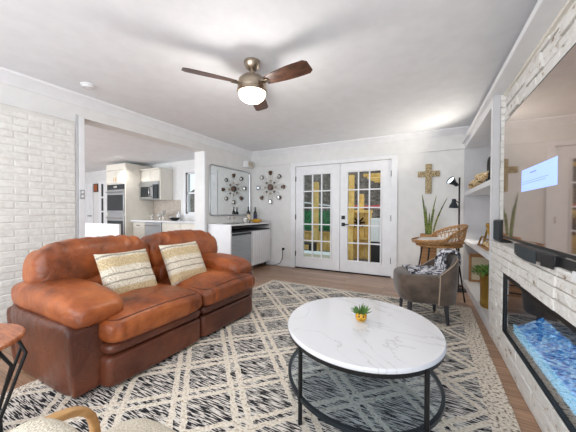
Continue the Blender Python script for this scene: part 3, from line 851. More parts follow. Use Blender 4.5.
for i in range(nv_+1):
    for j in range(nu_+1):
        v = FV0+.03+(FV1-FV0-.06)*i/nv_; u = .075+.16*j/nu_
        bv.append((u+rnd.uniform(-.004, .004), v+rnd.uniform(-.004, .004), FZ0+.045+.10*j/nu_+rnd.uniform(0, .014)))
q.add(bv, [(i*(nu_+1)+j, (i+1)*(nu_+1)+j, (i+1)*(nu_+1)+j+1, i*(nu_+1)+j+1) for i in range(nv_) for j in range(nu_)])
q.build('crystal_bed', 'ember', t, smooth=0)
UB().box(.066, .078, FV0+.03, FV1-.03, FZ0+.006, FZ0+.072).build('light_strip', 'led', t)
q = UB()
for k in range(34):
    v = FV0+.06+k*.069; u = .032+rnd.uniform(0, .015)
    q.tube([tuple((u-.006, v-.03+rnd.uniform(-.02, .02), FZ0+.013)), (u+.012, v+.05, FZ0+.016)], .007, 6)
q.build('reflection_sticks', 'reflect_grey', t)  # sticks added in place of the rug's reflection in the glass

# television
TV0, TV1, TZ0, TZ1 = 2.33, 3.93, .937, 1.84
t = thing('television', 'large wall-mounted flat television on the white stone wall', 'television', upt(.05, 3.1, TZ0))
UB().box(.004, .035, TV0, TV1, TZ0, TZ1).build('casing', 'black', t, bevel=.003)
UB().box(.0015, .004, TV0+.012, TV1-.012, TZ0+.018, TZ1-.012).build('screen', 'screen', t, smooth=0)
s_ = t.children[-1]
UB().box(.0005, .0014, 2.78, 3.30, 1.262, 1.396).build('notice_panel', 'notice', s_, smooth=0)
q = UB().box(-.0002, .0005, 2.93, 3.03, 1.362, 1.368)
for k, zz in enumerate((1.318, 1.306)): q.box(-.0002, .0005, 2.80, 3.20-.03*k, zz, zz+.002)
q.build('notice_lines', 'notice_text', s_, smooth=0)
UB().box(.035, .104, 2.9, 3.4, 1.2, 1.6).build('wall_mount', 'blackmetal', t)
q = UB().box(.0, .03, TV0+.02, TV1-.02, TZ0-.006, TZ0)
q.build('bottom_bezel', 'chrome', t)
# side speaker
t = thing('satellite_speaker', 'small black box speaker on the mantel left of the television', 'speaker', upt(.05, 2.1, .882))
UB().box(.015, .085, 1.96, 2.20, .884, 1.07).build('cabinet', 'black', t, bevel=.006)
UB().box(.008, .015, 1.97, 2.19, .895, 1.06).build('grille', 'charcoal', t, bevel=.004)
# centre speaker
t = thing('centre_speaker', 'curved black centre speaker on the mantel under the television', 'speaker', upt(.02, 3.05, .882))
pts = []
for i in range(13):
    s = i/12; v = 2.74+.60*s; pts.append((-.018-.030*math.sin(PI*s), v))
body = [(.095, 2.76)] + pts + [(.095, 3.32)]
q = UB(); q.prism([(a, b_, .883) for a, b_ in body], (0, 0, .05)); q.build('cabinet', 'black', t, bevel=.004)
fr = [(a-.004, b_) for a, b_ in pts[:10]] + [(a+.0, b_) for a, b_ in pts[:10][::-1]]
q = UB(); q.prism([(a, b_, .868) for a, b_ in fr], (0, 0, .066)); q.build('grille', 'charcoal', t)
fr = [(a-.004, b_) for a, b_ in pts[10:]] + [(a+.0, b_) for a, b_ in pts[10:][::-1]]
q = UB(); q.prism([(a, b_, .87) for a, b_ in fr], (0, 0, .062)); q.build('end_grille', 'black', t)
UB().box(.0, .095, 3.322, 3.53, .883, .933).build('rear_housing', 'black', t, bevel=.004)
UB().box(pts[2][0]-.010, pts[2][0]-.004, 2.83, 2.87, .880, .886).build('badge', 'chrome', t)
# pale wooden box further along mantel
t = thing('wooden_tray', 'pale wooden tray on the mantel beside the centre speaker', 'tray', upt(.03, 3.7, .882))
UB().box(-.03, .09, 3.56, 3.9, .883, .905).build('top_board', 'bent_wood', t, bevel=.003)
UB().box(-.036, -.03, 3.56, 3.9, .868, .905).build('front_edge', 'white', t)

# things in the bookcase
t = thing('flower_garland', 'dried cream flower arrangement on the upper bookcase shelf', 'flowers', upt(.12, 1.0, 1.445))
rnd = random.Random(9)
q = UB(); q2 = UB()
for k in range(60):
    v = rnd.uniform(.30, 1.70); u = rnd.uniform(.05, .20); z = 1.465+rnd.uniform(0, .09)*(1-.5*abs(v-1)/.7)
    q.sell((u-.03, v, z+.02), (.085, .10, .075), 1, 1, 10, 6)
    if k % 2: q2.obox((u-.02, v+.04, z+.02), (.025, .10, .012), rnd.uniform(0, 3), rnd.uniform(-.6, .6))
q2.tube([(.1, .25, 1.46), (.12, .9, 1.47), (.1, 1.7, 1.46)], .012)
q.build('blossoms', 'flowers', t)['kind'] = 'stuff'
q2.build('foliage', 'dark_leaf', t)['kind'] = 'stuff'
t = thing('loop_sculpture', 'black curved sculpture on the upper shelf behind the dried flowers', 'sculpture', upt(.1, 1.7, 1.445))
q = UB(); pts = [(.05, 1.56+.05*math.cos(a), 1.60+.09*math.sin(a)) for a in [PI*2*k/18 for k in range(-4, 12)]]
q.tube([(.05, 1.55, 1.46)]+pts, .018, 10); q.build('loop', 'black', t)
UB().box(.01, .10, 1.49, 1.62, 1.446, 1.465).build('base', 'black', t, bevel=.003)
t = thing('gold_figurine', 'gold and cream angular figurine on the middle bookcase shelf', 'figurine', upt(.1, 1.55, .725))
q = UB(); q.T = TU @ Matrix.Translation((0, -.30, 0))
q.tube([(.08, 1.35, .74), (.10, 1.52, .96)], .012).tube([(.12, 1.70, .74), (.10, 1.52, .96)], .014).tube([(.08, 1.42, .82), (.11, 1.62, .83)], .01)
q.tube([(.06, 1.2, .74), (.08, 1.28, .84), (.09, 1.4, .84), (.08, 1.45, .74)], .01)
q.sell((.10, 1.52, .99), (.05, .06, .05), 1, 1, 14, 8); q.build('gold_body', 'gold', t)
q = UB(); q.T = TU @ Matrix.Translation((0, -.30, 0))
for k in range(5): q.sell((.1, 1.40+k*.06, .765+.01*(k % 2)), (.06, .05, .05), 1, 1, 12, 8)
q.build('cream_beads', 'flowers', t)
UB().box(.05, .16, .85, 1.46, .7255, .738).build('base', 'tan_wood', t)
# basket with plant, frame behind
t = thing('brass_planter', 'round brass planter with a leafy plant in the lowest niche', 'planter', upt(.19, 1.28, .10))
bxc = TU @ Vector((.125, 1.36, .101))
MB().lathe(bxc, [(.105, 0), (.11, .01), (.115, .04), (.110, .05), (.113, .18), (.117, .34), (.122, .35), (.122, .365), (.112, .365), (.108, .33), (.005, .32)], 40).build('pot', 'gold', t)
MB().lathe(bxc, [(.005, .322), (.106, .322), (.106, .335), (.005, .335)], 24).build('soil', 'soil', t)
def leafy(q, c, n, rad, h, rnd, lw=.022, ll=.05):
    for k in range(n):
        a = rnd.uniform(0, 2*PI); r = rad*math.sqrt(rnd.random()); zz = h*rnd.random()*(1-.5*r/rad)
        px, py, pz = c[0]+r*math.cos(a), c[1]+r*math.sin(a), c[2]+zz
        d = Vector((math.cos(a), math.sin(a), rnd.uniform(-.2, .8))).normalized()
        s = d.cross(Vector((0, 0, 1))).normalized(); n_ = d.cross(s)
        b0 = Vector((px, py, pz)); lw_ = lw*rnd.uniform(.7, 1.2); l_ = ll*rnd.uniform(.7, 1.3)
        q.add([b0, b0+d*l_*.5+s*lw_, b0+d*l_-n_*.01, b0+d*l_*.5-s*lw_, b0+d*l_*.5+n_*.006],
              [(0, 1, 4), (1, 2, 4), (2, 3, 4), (3, 0, 4)])
q = MB(); rnd = random.Random(2); leafy(q, (bxc[0]-.01, bxc[1]+.02, bxc[2]+.34), 260, .15, .12, rnd)
for k in range(9):
    a = rnd.uniform(0, 2*PI); q.tube([bxc+Vector((0, 0, .32)), bxc+Vector((.1*math.cos(a), .1*math.sin(a), .42))], .003, 5)
q.build('leaves', 'leaf_light', t, smooth=0)
t = thing('photo_frame', 'wooden photo frame leaning at the back of the lowest niche', 'frame', upt(.3, .6, .10))
q = UB().box(.10, .34, .16, .19, .10, .12)
q = UB().box(.06, .09, .10, .13, .10, .52).box(.34, .37, .10, .13, .10, .52).box(.09, .34, .10, .13, .10, .13).box(.09, .34, .10, .13, .47, .52)
q.build('frame', 'tan_wood', t, bevel=.003)
UB().box(.09, .34, .105, .115, .13, .47).build('picture', 'label', t)

# ------------------------------------------------------------------ rug
RX0, RX1, RY0, RY1 = -2.31, .4165, .12, 3.83
nx_, ny_ = 60, 80
q = MB(); vs = []
for j in range(ny_+1):
    for i in range(nx_+1):
        x = RX0+(RX1-RX0)*i/nx_; y = RY0+(RY1-RY0)*j/ny_
        if j in (0, ny_): y += .006*nz((x, 0, 0), 30)
        if i in (0, nx_): x += .006*nz((0, y, 0), 30)
        vs.append((x, y, .012+.0015*nz((x, y, 0), 6)))
q.add(vs, [(j*(nx_+1)+i, j*(nx_+1)+i+1, (j+1)*(nx_+1)+i+1, (j+1)*(nx_+1)+i) for j in range(ny_) for i in range(nx_)])
edge = [j for j in range(nx_+1)] + [(j+1)*(nx_+1)+nx_ for j in range(ny_)] + [ny_*(nx_+1)+i for i in range(nx_-1, -1, -1)] + [j*(nx_+1) for j in range(ny_-1, 0, -1)]
n0 = len(q.v); q.v += [Vector((q.v[e].x, q.v[e].y, .0005)) for e in edge]; ne = len(edge)
q.f += [(edge[k], n0+k, n0+(k+1) % ne, edge[(k+1) % ne]) for k in range(ne)]
t = tag(q.build('area_rug', 'rug'), 'cream and black woven area rug with raised diamond lattice', 'rug')
fr = MB(); rnd = random.Random(1)
x = RX0+.01
while x < RX1-.01:
    fr.tube([(x, RY1-.01, .012), (x+rnd.uniform(-.008, .008), RY1+.05, .006)], .0035, 5); x += .022
fr.build('fringe', 'cushion_white', t)

# ------------------------------------------------------------------ sofa
S = thing('leather_sofa', 'two-seat worn tan leather sofa with padded rolled arms on the rug', 'sofa', (-2.2, 1.72, 0))
SF = -1.735
def fold(amp=.012, sc=5, seed=0, stretch=(1, 1, 1), dirv=None):
    def fn(q, w):
        p = Vector((w.x*stretch[0], w.y*stretch[1], w.z*stretch[2]))*sc + Vector((seed*7.1, seed*3.3, 0))
        n = noise.fractal(p, 1.0, 2.2, 4)
        ridge = (1-abs(noise.noise(p*1.7+Vector((3, 1, 5))))*2.2)
        r = w.normalized() if w.length > 0 else w
        return w + r*(amp*n + amp*.45*max(0, ridge))
    return fn
# plinth panels and bands (darker leather, partly painted shade)
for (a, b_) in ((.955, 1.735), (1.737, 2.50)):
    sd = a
    MB().sell(((SF-2.55)/2-.0, (a+b_)/2, .125), (SF+2.55+.0, b_-a, .215), .22, .14, 48, 24, fold(.006, 6, sd)).build('base_panel', 'leather_dark_shaded', S, smooth=60)
    MB().sell(((SF+.005-2.55)/2, (a+b_)/2, .268), (SF+2.56, b_-a, .095), .5, .14, 48, 16, fold(.004, 6, sd)).build('front_band', 'leather_dark_shaded', S, smooth=60)
def seat(a, b_, sd):
    x0, x1 = -2.50, SF+.035
    def fn(q, w):
        w = fold(.010, 4.2, sd, (1, 1, 1))(q, w)
        # crowned top, drooping front
        cr = .035*(1-q.y**2)*(1-min(1, max(0, -q.x))**2*.6)
        if q.z > 0: w.z += cr*q.z
        if q.x > .35: w.z -= .03*(q.x-.35)*(1 if q.z > 0 else 1.2)
        # gathered pleats along the front edge
        if q.x > .45 and q.z > -.3:
            w.x += .009*math.sin(w.y*75+3*nz((w.y, sd, 0), 6))*(q.x-.45)*1.6*(.6+nz((w.y, 2, sd), 3))
        return w
    mb = MB().sell(((x0+x1)/2, (a+b_)/2, .385), (x1-x0, b_-a+.004, .185), .52, .22, 160, 44, fn)
    ring, n = mb.last
    o = mb.build('seat_cushion', 'leather', S, smooth=60)
    idx = [i % n for i in range(-int(n*.24), int(n*.24)+1)]
    MB().tube([ring[30*n+i]+Vector((.001, 0, .001)) for i in idx], .0035, 6).build('seam', 'seam', o)
    MB().tube([ring[15*n+i] for i in idx], .003, 6).build('seam', 'seam', o)
    return o
seat(.95, 1.738, 1); seat(1.736, 2.515, 2)
def backc(a, b_, sd, left, right):
    x0, x1 = -2.78, -2.33
    def fn(q, w):
        w = fold(.014, 3.6, sd)(q, w)
        if q.z > 0:
            # round the outer top corner
            for side, on in ((-1, left), (1, right)):
                if on and q.y*side > .45:
                    k = (q.y*side-.45)/.55; w.z -= (.055 if side < 0 else .09)*k*k*q.z
        if q.z > .5: w.x -= .03*(q.z-.5)
        # gathers on the crest, radiating from the top seam
        if q.z > .2:
            w.z += .009*math.sin(w.y*62+3*nz((w.y, sd, 0), 5))*(q.z-.2)
            w.x += .009*math.sin(w.y*62+3*nz((w.y, sd, 0), 5))*(q.z-.2)
        return w
    rot = Matrix.Rotation(R(-9), 4, 'Y')
    MB().sell(((x0+x1)/2, (a+b_)/2, .70), (.34, b_-a+.004, .41), .55, .42, 110, 48, fn, rot).build('backrest_cushion', 'leather', S, smooth=60)
    if not left:
        a2, b2 = 1.745, 2.36
    else:
        a2, b2 = 1.08, 1.735
    MB().sell((-2.42, (a2+b2)/2, .50), (.26, b2-a2, .24), .6, .35, 70, 30, fold(.014, 5, sd+4)).build('lumbar_cushion', 'leather', S, smooth=60)
backc(.86, 1.742, 3, True, False)
backc(1.738, 2.69, 5, False, True)
MB().sell((-2.70, 1.74, .40), (.20, 1.66, .76), .3, .2, 60, 24, fold(.006, 4, 9)).build('back_frame', 'leather_dark_shaded', S, smooth=60)
def arm(a, b_, sd, side, sx=0):
    # side -1: near arm (outer face towards -y), +1: far arm
    yc = (a+b_)/2; xf = SF-.085
    # outer upright panel with pleats
    def fp(q, w):
        w = fold(.006, 5, sd)(q, w)
        if q.y*side > .3: w.y += side*(.018*abs(math.cos(w.x*13))-.02*max(0, -q.z)*1.0 + .02*max(0, q.z))
        return w
    MB().sell(((xf-2.70)/2, yc+side*.015, .235), (xf+2.70, .22, .455), .22, .14, 90, 32, fp).build('arm_panel', 'leather_dark_shaded', S, smooth=60)
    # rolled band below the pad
    MB().sell(((xf-2.74)/2+.0, yc+side*.012, .425), (xf+2.70, .23, .17), .75, .3, 90, 24, fold(.008, 6, sd+1)).build('arm_roll', 'leather_dark_shaded', S, smooth=60)
    def fa(q, w):
        w = fold(.013, 4.5, sd+2)(q, w)
        if q.x > 0: w.z -= .045*q.x**2
        if abs(q.y) > .5: w.z -= .02*(abs(q.y)-.5)
        w.z += .004*math.sin(w.x*55+2*nz((w.x, sd, 0), 6))*(abs(q.y)**2)
        return w
    MB().sell(((xf-2.72)/2+.0, yc-side*.035, .535), (xf+2.72+.04, .335, .20), .62, .34, 110, 44, fa).build('armrest', 'leather', S, smooth=60)
arm(.78, 1.08, 11, -1); arm(2.33, 2.61, 17, 1)

# throw pillows
def pillow(c, w, h, yaw, lean, roll, lab, sd):
    def fn(q, v):
        k = (abs(q.y)**3+abs(q.z)**3)
        v = Vector((v.x*(1-.55*min(1, (q.y**4+q.z**4)*.8)), v.y, v.z))
        v.y += .012*q.y*abs(q.z)**3*2; v.z += .012*q.z*abs(q.y)**3*2
        v.x += .006*nz((v.x, v.y*6, v.z*6+sd), 1.0)
        return v
    mb = MB().sell((0, 0, 0), (.15, w, h), .55, .55, 56, 36)
    # build as soft square in the local y-z plane
    mb = MB(); n = 22; vs = []; fs = []
    for sgn in (1, -1):
        for i in range(n+1):
            for j in range(n+1):
                a = -1+2*i/n; b_ = -1+2*j/n
                th = .072*((1-a**4)*(1-b_**4))**.5
                pin = 1-.05*(1-abs(a)**2)*abs(b_)**6
                y = a*w/2*(1-.05*(1-b_*b_)); z = b_*h/2*(1-.05*(1-a*a))
                vs.append((sgn*th+.006*nz((a*2, b_*2, sd), 1.4)*(1 if sgn > 0 else 1), y, z))
        o_ = 0 if sgn > 0 else (n+1)**2
        for i in range(n):
            for j in range(n):
                f = (o_+i*(n+1)+j, o_+(i+1)*(n+1)+j, o_+(i+1)*(n+1)+j+1, o_+i*(n+1)+j+1)
                fs.append(f if sgn > 0 else f[::-1])
    mb.add(vs, fs)
    o = mb.build('throw_pillow', 'pillow', smooth=60)
    o.location = c; o.rotation_euler = (roll, lean, yaw)
    tag(o, lab, 'pillow', 'striped pillows on the sofa')
pillow((-2.18, 1.36, .620), .42, .41, R(-3), R(-29), R(0), 'cream striped throw pillow at the sofa half nearer the side table', 1)
pillow((-2.18, 1.935, .625), .44, .42, R(-3), R(-28), R(0), 'cream striped throw pillow at the sofa half nearer the bar', 2)

# ------------------------------------------------------------------ coffee table
EC = (-.383, 1.695); EA, EB, ER = .508, .449, R(-64.1)
t = thing('coffee_table', 'oval white marble-top coffee table with dark metal legs and glass shelf', 'coffee table', (EC[0], EC[1], 0))
MB().lathe((EC[0], EC[1], 0), [(.001, .425), (.985, .425), (.997, .430), (1, .438), (.994, .446), (.985, .450), (.001, .450)], 96, EA, EB, ER).build('marble_top', 'marble', t)
def ering(z0, z1, k0, k1, name, mat):
    seg = 96; vs = []; fs = []
    for (k, z) in ((k0, z0), (k1, z0), (k1, z1), (k0, z1)):
        for i in range(seg):
            a = 2*PI*i/seg; x = EA*k*math.cos(a); y = EB*k*math.sin(a)
            vs.append((EC[0]+x*math.cos(ER)-y*math.sin(ER), EC[1]+x*math.sin(ER)+y*math.cos(ER), z))
    for r in range(4):
        for i in range(seg):
            j = (i+1) % seg; s = (r+1) % 4; fs.append((r*seg+i, r*seg+j, s*seg+j, s*seg+i))
    MB().add(vs, fs).build(name, mat, t)
ering(.405, .425, .93, .985, 'top_rail', 'blackmetal')
ering(.137, .158, .95, .99, 'shelf_rail', 'blueblack')
MB().lathe((EC[0], EC[1], 0), [(.001, .150), (.95, .150), (.95, .156), (.001, .156)], 96, EA, EB, ER).build('glass_shelf', 'tableglass', t, smooth=0)
for (dx, dy) in ((-.225, -.405), (.378, -.325), (.225, .405), (-.378, .325)):
    x, y = EC[0]+dx*.985, EC[1]+dy*.985
    MB().tube([(x, y, .011), (x, y, .425)], .0115, 12).build('leg', 'blackmetal', t)
# little succulent in face pot
t = thing('succulent', 'tiny green succulent in a yellow face pot on the marble coffee table', 'plant', (-.385, 1.72, .45))
pc = (-.385, 1.72, .451)
MB().lathe(pc, [(.018, 0), (.029, .008), (.035, .025), (.033, .042), (.029, .052), (.025, .052), (.022, .045), (.001, .044)], 28).build('pot', 'yellow', t)
q = MB()
dv = Vector((-pc[0], -pc[1], 0)).normalized(); sd_ = Vector((-dv.y, dv.x, 0))
for s_ in (-1, 1):
    c = Vector(pc)+dv*.031+sd_*.013*s_+Vector((0, 0, .036)); q.sell(c, (.011, .011, .010), 1, 1, 10, 8)
c = Vector(pc)+dv*.0345+Vector((0, 0, .026))
q.sell(c, (.006, .006, .006), 1, 1, 8, 6)
q.tube([Vector(pc)+dv*.0345+sd_*(-.012+.012*k)+Vector((0, 0, .020-.004*(k == 1))) for k in range(3)], .0018, 5)
q.build('face_marks', 'black', t)
q = MB(); rnd = random.Random(21)
for k in range(46):
    a = rnd.uniform(0, 2*PI); e = rnd.uniform(.15, 1.45); ll = rnd.uniform(.035, .062)
    d = Vector((math.cos(a)*math.cos(e), math.sin(a)*math.cos(e), math.sin(e)))
    b0 = Vector(pc)+Vector((.012*math.cos(a), .012*math.sin(a), .046))
    q.tube([b0, b0+d*ll*.5, b0+d*ll+Vector((0, 0, .006))], [.0035, .0045, .0006], 5)
q.build('leaves', 'leaf', t)

# ------------------------------------------------------------------ round side table
SX, SY = -1.835, .375
t = thing('side_table', 'round wooden side table with black wire legs beside the sofa', 'side table', (SX, SY, 0))
MB().lathe((SX, SY, 0), [(.001, .525), (.212, .525), (.220, .532), (.220, .545), (.214, .551), (.001, .551)], 64).build('tabletop', 'table_wood', t)
for k in range(6):
    a = R(20)+k*PI/3
    q = MB()
    for s_ in (-1, 1):
        a0 = a+s_*.10; a1 = a+s_*.24; a2 = a+s_*.34; a3 = a+s_*.50
        q.tube([(SX+.185*math.cos(a0), SY+.185*math.sin(a0), .525), (SX+.222*math.cos(a1), SY+.222*math.sin(a1), .44),
                (SX+.135*math.cos(a2), SY+.135*math.sin(a2), .16), (SX+.15*math.cos(a3), SY+.15*math.sin(a3), .008)], .0078, 8)
    q.build('leg', 'blackmetal', t)
MB().tube(arc((SX, SY), .15, 0, 2*PI*(1-1/48), 47, .008), .0065, 8, True).build('foot_ring', 'blackmetal', t)
MB().tube(arc((SX, SY), .185, 0, 2*PI*(1-1/48), 47, .519), .006, 8, True).build('top_ring', 'blackmetal', t)

# ------------------------------------------------------------------ boucle armchair, front edge of the picture
t = thing('boucle_armchair', 'cream boucle armchair with curved blond wood arm at the picture bottom', 'armchair', (-.62, .28, 0))
MB().sell((-.57, .31, .385), (.66, .56, .21), .5, .3, 60, 30, fold(.004, 8, 3)).build('seat', 'boucle', t, smooth=60)
MB().sell((-.59, .225, .50), (.56, .25, .32), .5, .45, 60, 30, fold(.004, 8, 4), Matrix.Rotation(R(8), 4, 'X')).build('backrest', 'boucle', t, smooth=60)
for x in (-.93, -.27):
    q = MB()
    pts = [(x, -.06, .52), (x, .10, .545), (x, .30, .552), (x, .375, .550), (x, .43, .535), (x, .462, .50), (x, .475, .44), (x, .475, .30), (x, .47, .012)]
    def flat(q, pts, w=.034, th=.026):
        vs = []; n = len(pts)
        for i, p in enumerate(pts):
            a = Vector(pts[max(0, i-1)]); b_ = Vector(pts[min(n-1, i+1)]); tt = (b_-a).normalized()
            nn = Vector((1, 0, 0)); mm = tt.cross(nn)
            for k in range(12):
                an = 2*PI*k/12; vs.append(Vector(p)+nn*w/2*math.copysign(abs(math.cos(an))**.6, math.cos(an))+mm*th/2*math.copysign(abs(math.sin(an))**.6, math.sin(an)))
        fs = [(i*12+k, i*12+(k+1) % 12, (i+1)*12+(k+1) % 12, (i+1)*12+k) for i in range(n-1) for k in range(12)]
        fs += [tuple(range(12))[::-1], tuple((n-1)*12+k for k in range(12))]
        q.add(vs, fs)
    flat(q, pts); q.build('armrest', 'bent_wood', t, smooth=50, sub=1)
    MB().tube([(x, -.06, .52), (x, -.10, .25), (x, -.13, .012)], .016).build('leg', 'bent_wood', t)
bx(-.945, -.255, .40, .44, .24, .27).build('seat_rail', 'bent_wood', t, bevel=.004)
bx(-.945, -.255, .02, .06, .24, .27).build('seat_rail', 'bent_wood', t, bevel=.004)

# ------------------------------------------------------------------ velvet slipper chair
CX, CY = -.08, 3.27; FA = R(196)
t = thing('velvet_chair', 'low taupe velvet chair with curved back and dark tapered legs', 'chair', (CX, CY, 0))
f_ = Vector((math.cos(FA), math.sin(FA), 0)); g_ = Vector((-f_.y, f_.x, 0))
def loc(a, b_, z): return (CX+f_.x*a+g_.x*b_, CY+f_.y*a+g_.y*b_, z)
RZ = Matrix.Rotation(FA, 4, 'Z')
def fs_(q, w):
    k = 1-.10*max(0, -q.z); w.x *= k; w.y *= k; return w
MB().sell((CX, CY, .360), (.57, .57, .30), .28, .62, 64, 26, fs_, RZ).build('seat', 'velvet', t, smooth=60)
# back shell: wraps the rear half
q = MB(); vs = []; fs = []; NA = 44
for i in range(NA+1):
    s = -1+2*i/NA; an = s*R(80)+PI
    hgt = .50+.18*max(0, math.cos(s*R(88)))**.8
    for (r, z) in ((.294, .225), (.308, .37), (.316, hgt-.012), (.305, hgt), (.282, hgt+.002), (.270, hgt-.012), (.270, .48), (.265, .30)):
        x = r*math.copysign(abs(math.cos(an))**.8, math.cos(an)); y = r*math.copysign(abs(math.sin(an))**.8, math.sin(an))
        vs.append(loc(x, y, z))
for i in range(NA):
    for k in range(8):
        l = (k+1) % 8; fs.append((i*8+k, i*8+l, (i+1)*8+l, (i+1)*8+k))
fs += [tuple(range(8))[::-1], tuple(NA*8+k for k in range(8))]
q.add(vs, fs); q.build('backrest', 'velvet', t, smooth=50)
q = MB()
for e in (0, NA):
    q.tube([vs[e*8+0], vs[e*8+1], vs[e*8+2], vs[e*8+3]], .005, 6)
q.tube([Vector(vs[i*8+3])+Vector((0, 0, .004)) for i in range(NA+1)], .005, 6)
q.build('piping', 'piping', t)
for (a, b_) in ((.165, .19), (.165, -.19), (-.165, .19), (-.165, -.19)):
    MB().tube([loc(a*1.1, b_*1.1, .0125), loc(a, b_, .26)], [.015, .026], 8).build('leg', 'legdark', t)
# fur throw on it
q = MB(); n1, n2 = 26, 30; vs = []; fs = []
for i in range(n1+1):
    for j in range(n2+1):
        s = i/n1; w = -1+2*j/n2
        if s < .5: x = .17-.36*(s/.5); z = .512+.010*math.cos(w*3)
        elif s < .78: k = (s-.5)/.28; x = -.19-.045*k; z = .515+.175*k
        elif s < .86: k = (s-.78)/.08; x = -.235-.105*k; z = .695+.018*math.sin(PI*k)+.008
        else: k = (s-.86)/.14; x = -.342-.004*k; z = .695-.10*k
        hw = (.20 if s < .5 else .20-.10*min(1, (s-.5)/.3))*(1+.06*nz((s*5, w, 1), 2))
        y = w*hw
        if s >= .5: x += .05*(abs(w)**2)*min(1, (s-.5)*5)
        vs.append(loc(x, y, z+.016*(nz((x*40, y*40, z*40), 1))+.004))
for i in range(n1):
    for j in range(n2):
        a = i*(n2+1)+j; fs.append((a, a+1, a+n2+2, a+n2+1))
q.add(vs, fs)
o = q.build('fur_throw', 'fur', origin=(CX, CY, .5)); o.modifiers.new('solid', 'SOLIDIFY').thickness = -.018
tag(o, 'black and white faux fur throw draped over the taupe chair', 'throw')

# ------------------------------------------------------------------ rattan bar stool
KX, KY = .085, 4.2; KA = R(196)
t = thing('rattan_stool', 'honey rattan bucket stool with black metal legs and white cushion', 'stool', (KX, KY, 0))
kf = Vector((math.cos(KA), math.sin(KA), 0)); kg = Vector((-kf.y, kf.x, 0))
def kl(a, b_, z): return Vector((KX+kf.x*a+kg.x*b_, KY+kf.y*a+kg.y*b_, z))
ZS = .74
def kring(k, z, a0=-PI, a1=PI, n=48, ra=.29, rb=.27, lift=None):
    out = []
    for i in range(n+1):
        a = a0+(a1-a0)*i/n
        zz = z if lift is None else z+lift(a)
        out.append(kl(ra*k*math.cos(a), rb*k*math.sin(a), zz))
    return out
# a = 0 is the open front ; a = pi the back
def lift(a): return .165*(max(0, -math.cos(a)))**.7 - .045*(max(0, math.cos(a)))**.5
q = MB()
q.tube(kring(.93, ZS-.045)[:-1], .014, 8, True)
q.tube(kring(1.0, ZS-.0)[:-1], .011, 8, True)
q.build('seat_frame', 'rattan', t)
q = MB()
top = kring(1.12, ZS+.06, -PI+0, PI, 64, lift=lift)[:-1]
q.tube(top, .013, 8, True); q.tube([p-Vector((0, 0, .026)) for p in top], .007, 8, True)
q.build('top_rail', 'rattan', t)
q = MB()
for i in range(40):
    a = -PI+2*PI*i/40
    if abs(a) < R(60): continue
    lo = kl(.27*math.cos(a), .25*math.sin(a), ZS-.04); hi = kl(.29*1.12*math.cos(a+.16), .27*1.12*math.sin(a+.16), ZS+.06+lift(a+.16))
    hi2 = kl(.29*1.12*math.cos(a-.16), .27*1.12*math.sin(a-.16), ZS+.06+lift(a-.16))
    mid = (lo+hi)/2+(lo+hi-2*kl(0, 0, (lo.z+hi.z)/2)).normalized()*.01
    q.tube([lo, mid, hi], .0042, 5); q.tube([lo, hi2], .0042, 5)
for fz in (.35, .7):
    q.tube([kl(.30*math.cos(a), .28*math.sin(a), ZS-.04+(.10+lift(a))*fz) for a in [R(45)+R(270)*k/48 for k in range(49)]], .006, 6)
q.build('woven_shell', 'rattan', t)
MB().lathe(kl(0, 0, ZS-.06), [(.001, 0), (.26, 0), (.265, .012), (.001, .012)], 40).build('seat_base', 'rattan', t)
for (sa, sb) in ((1, 1), (1, -1), (-1, 1), (-1, -1)):
    MB().tube([kl(.16*sa, .16*sb, ZS-.06), kl(.235*sa, .235*sb, .008)], .0095, 8).build('leg', 'blackmetal', t)
q = MB(); hb = .215
cc = [kl(sa*hb, sb*hb, .20) for sa, sb in ((1, 1), (1, -1), (-1, -1), (-1, 1))]
for i in range(4): q.tube([cc[i], cc[(i+1) % 4]], .008, 8)
q.build('footrest', 'blackmetal', t)
q = MB().sell(kl(.01, 0, ZS+.008), (.50, .46, .085), .6, .85, 44, 16, fold(.004, 8, 2), Matrix.Rotation(KA, 4, 'Z'))
tag(q.build('seat_pad', 'cushion_white', smooth=60), 'white round cushion lying in the rattan stool', 'cushion')

# ------------------------------------------------------------------ snake plant
PX, PY = -.04, 4.72
t = thing('snake_plant', 'tall snake plant in a brown planter against the back wall', 'plant', (PX, PY, 0))
q = MB(); a0, a1 = .095, .115
q.add([(PX-a0, PY-a0, 0), (PX+a0, PY-a0, 0), (PX+a0, PY+a0, 0), (PX-a0, PY+a0, 0), (PX-a1, PY-a1, .80), (PX+a1, PY-a1, .80), (PX+a1, PY+a1, .80), (PX-a1, PY+a1, .80),
       (PX-a1+.015, PY-a1+.015, .80), (PX+a1-.015, PY-a1+.015, .80), (PX+a1-.015, PY+a1-.015, .80), (PX-a1+.015, PY+a1-.015, .80),
       (PX-a1+.015, PY-a1+.015, .77), (PX+a1-.015, PY-a1+.015, .77), (PX+a1-.015, PY+a1-.015, .77), (PX-a1+.015, PY+a1-.015, .77)],
      [(3, 2, 1, 0), (0, 1, 5, 4), (1, 2, 6, 5), (2, 3, 7, 6), (3, 0, 4, 7), (4, 5, 9, 8), (5, 6, 10, 9), (6, 7, 11, 10), (7, 4, 8, 11),
       (8, 9, 13, 12), (9, 10, 14, 13), (10, 11, 15, 14), (11, 8, 12, 15), (12, 13, 14, 15)])
q.build('planter', 'tan_wood', t, smooth=0)
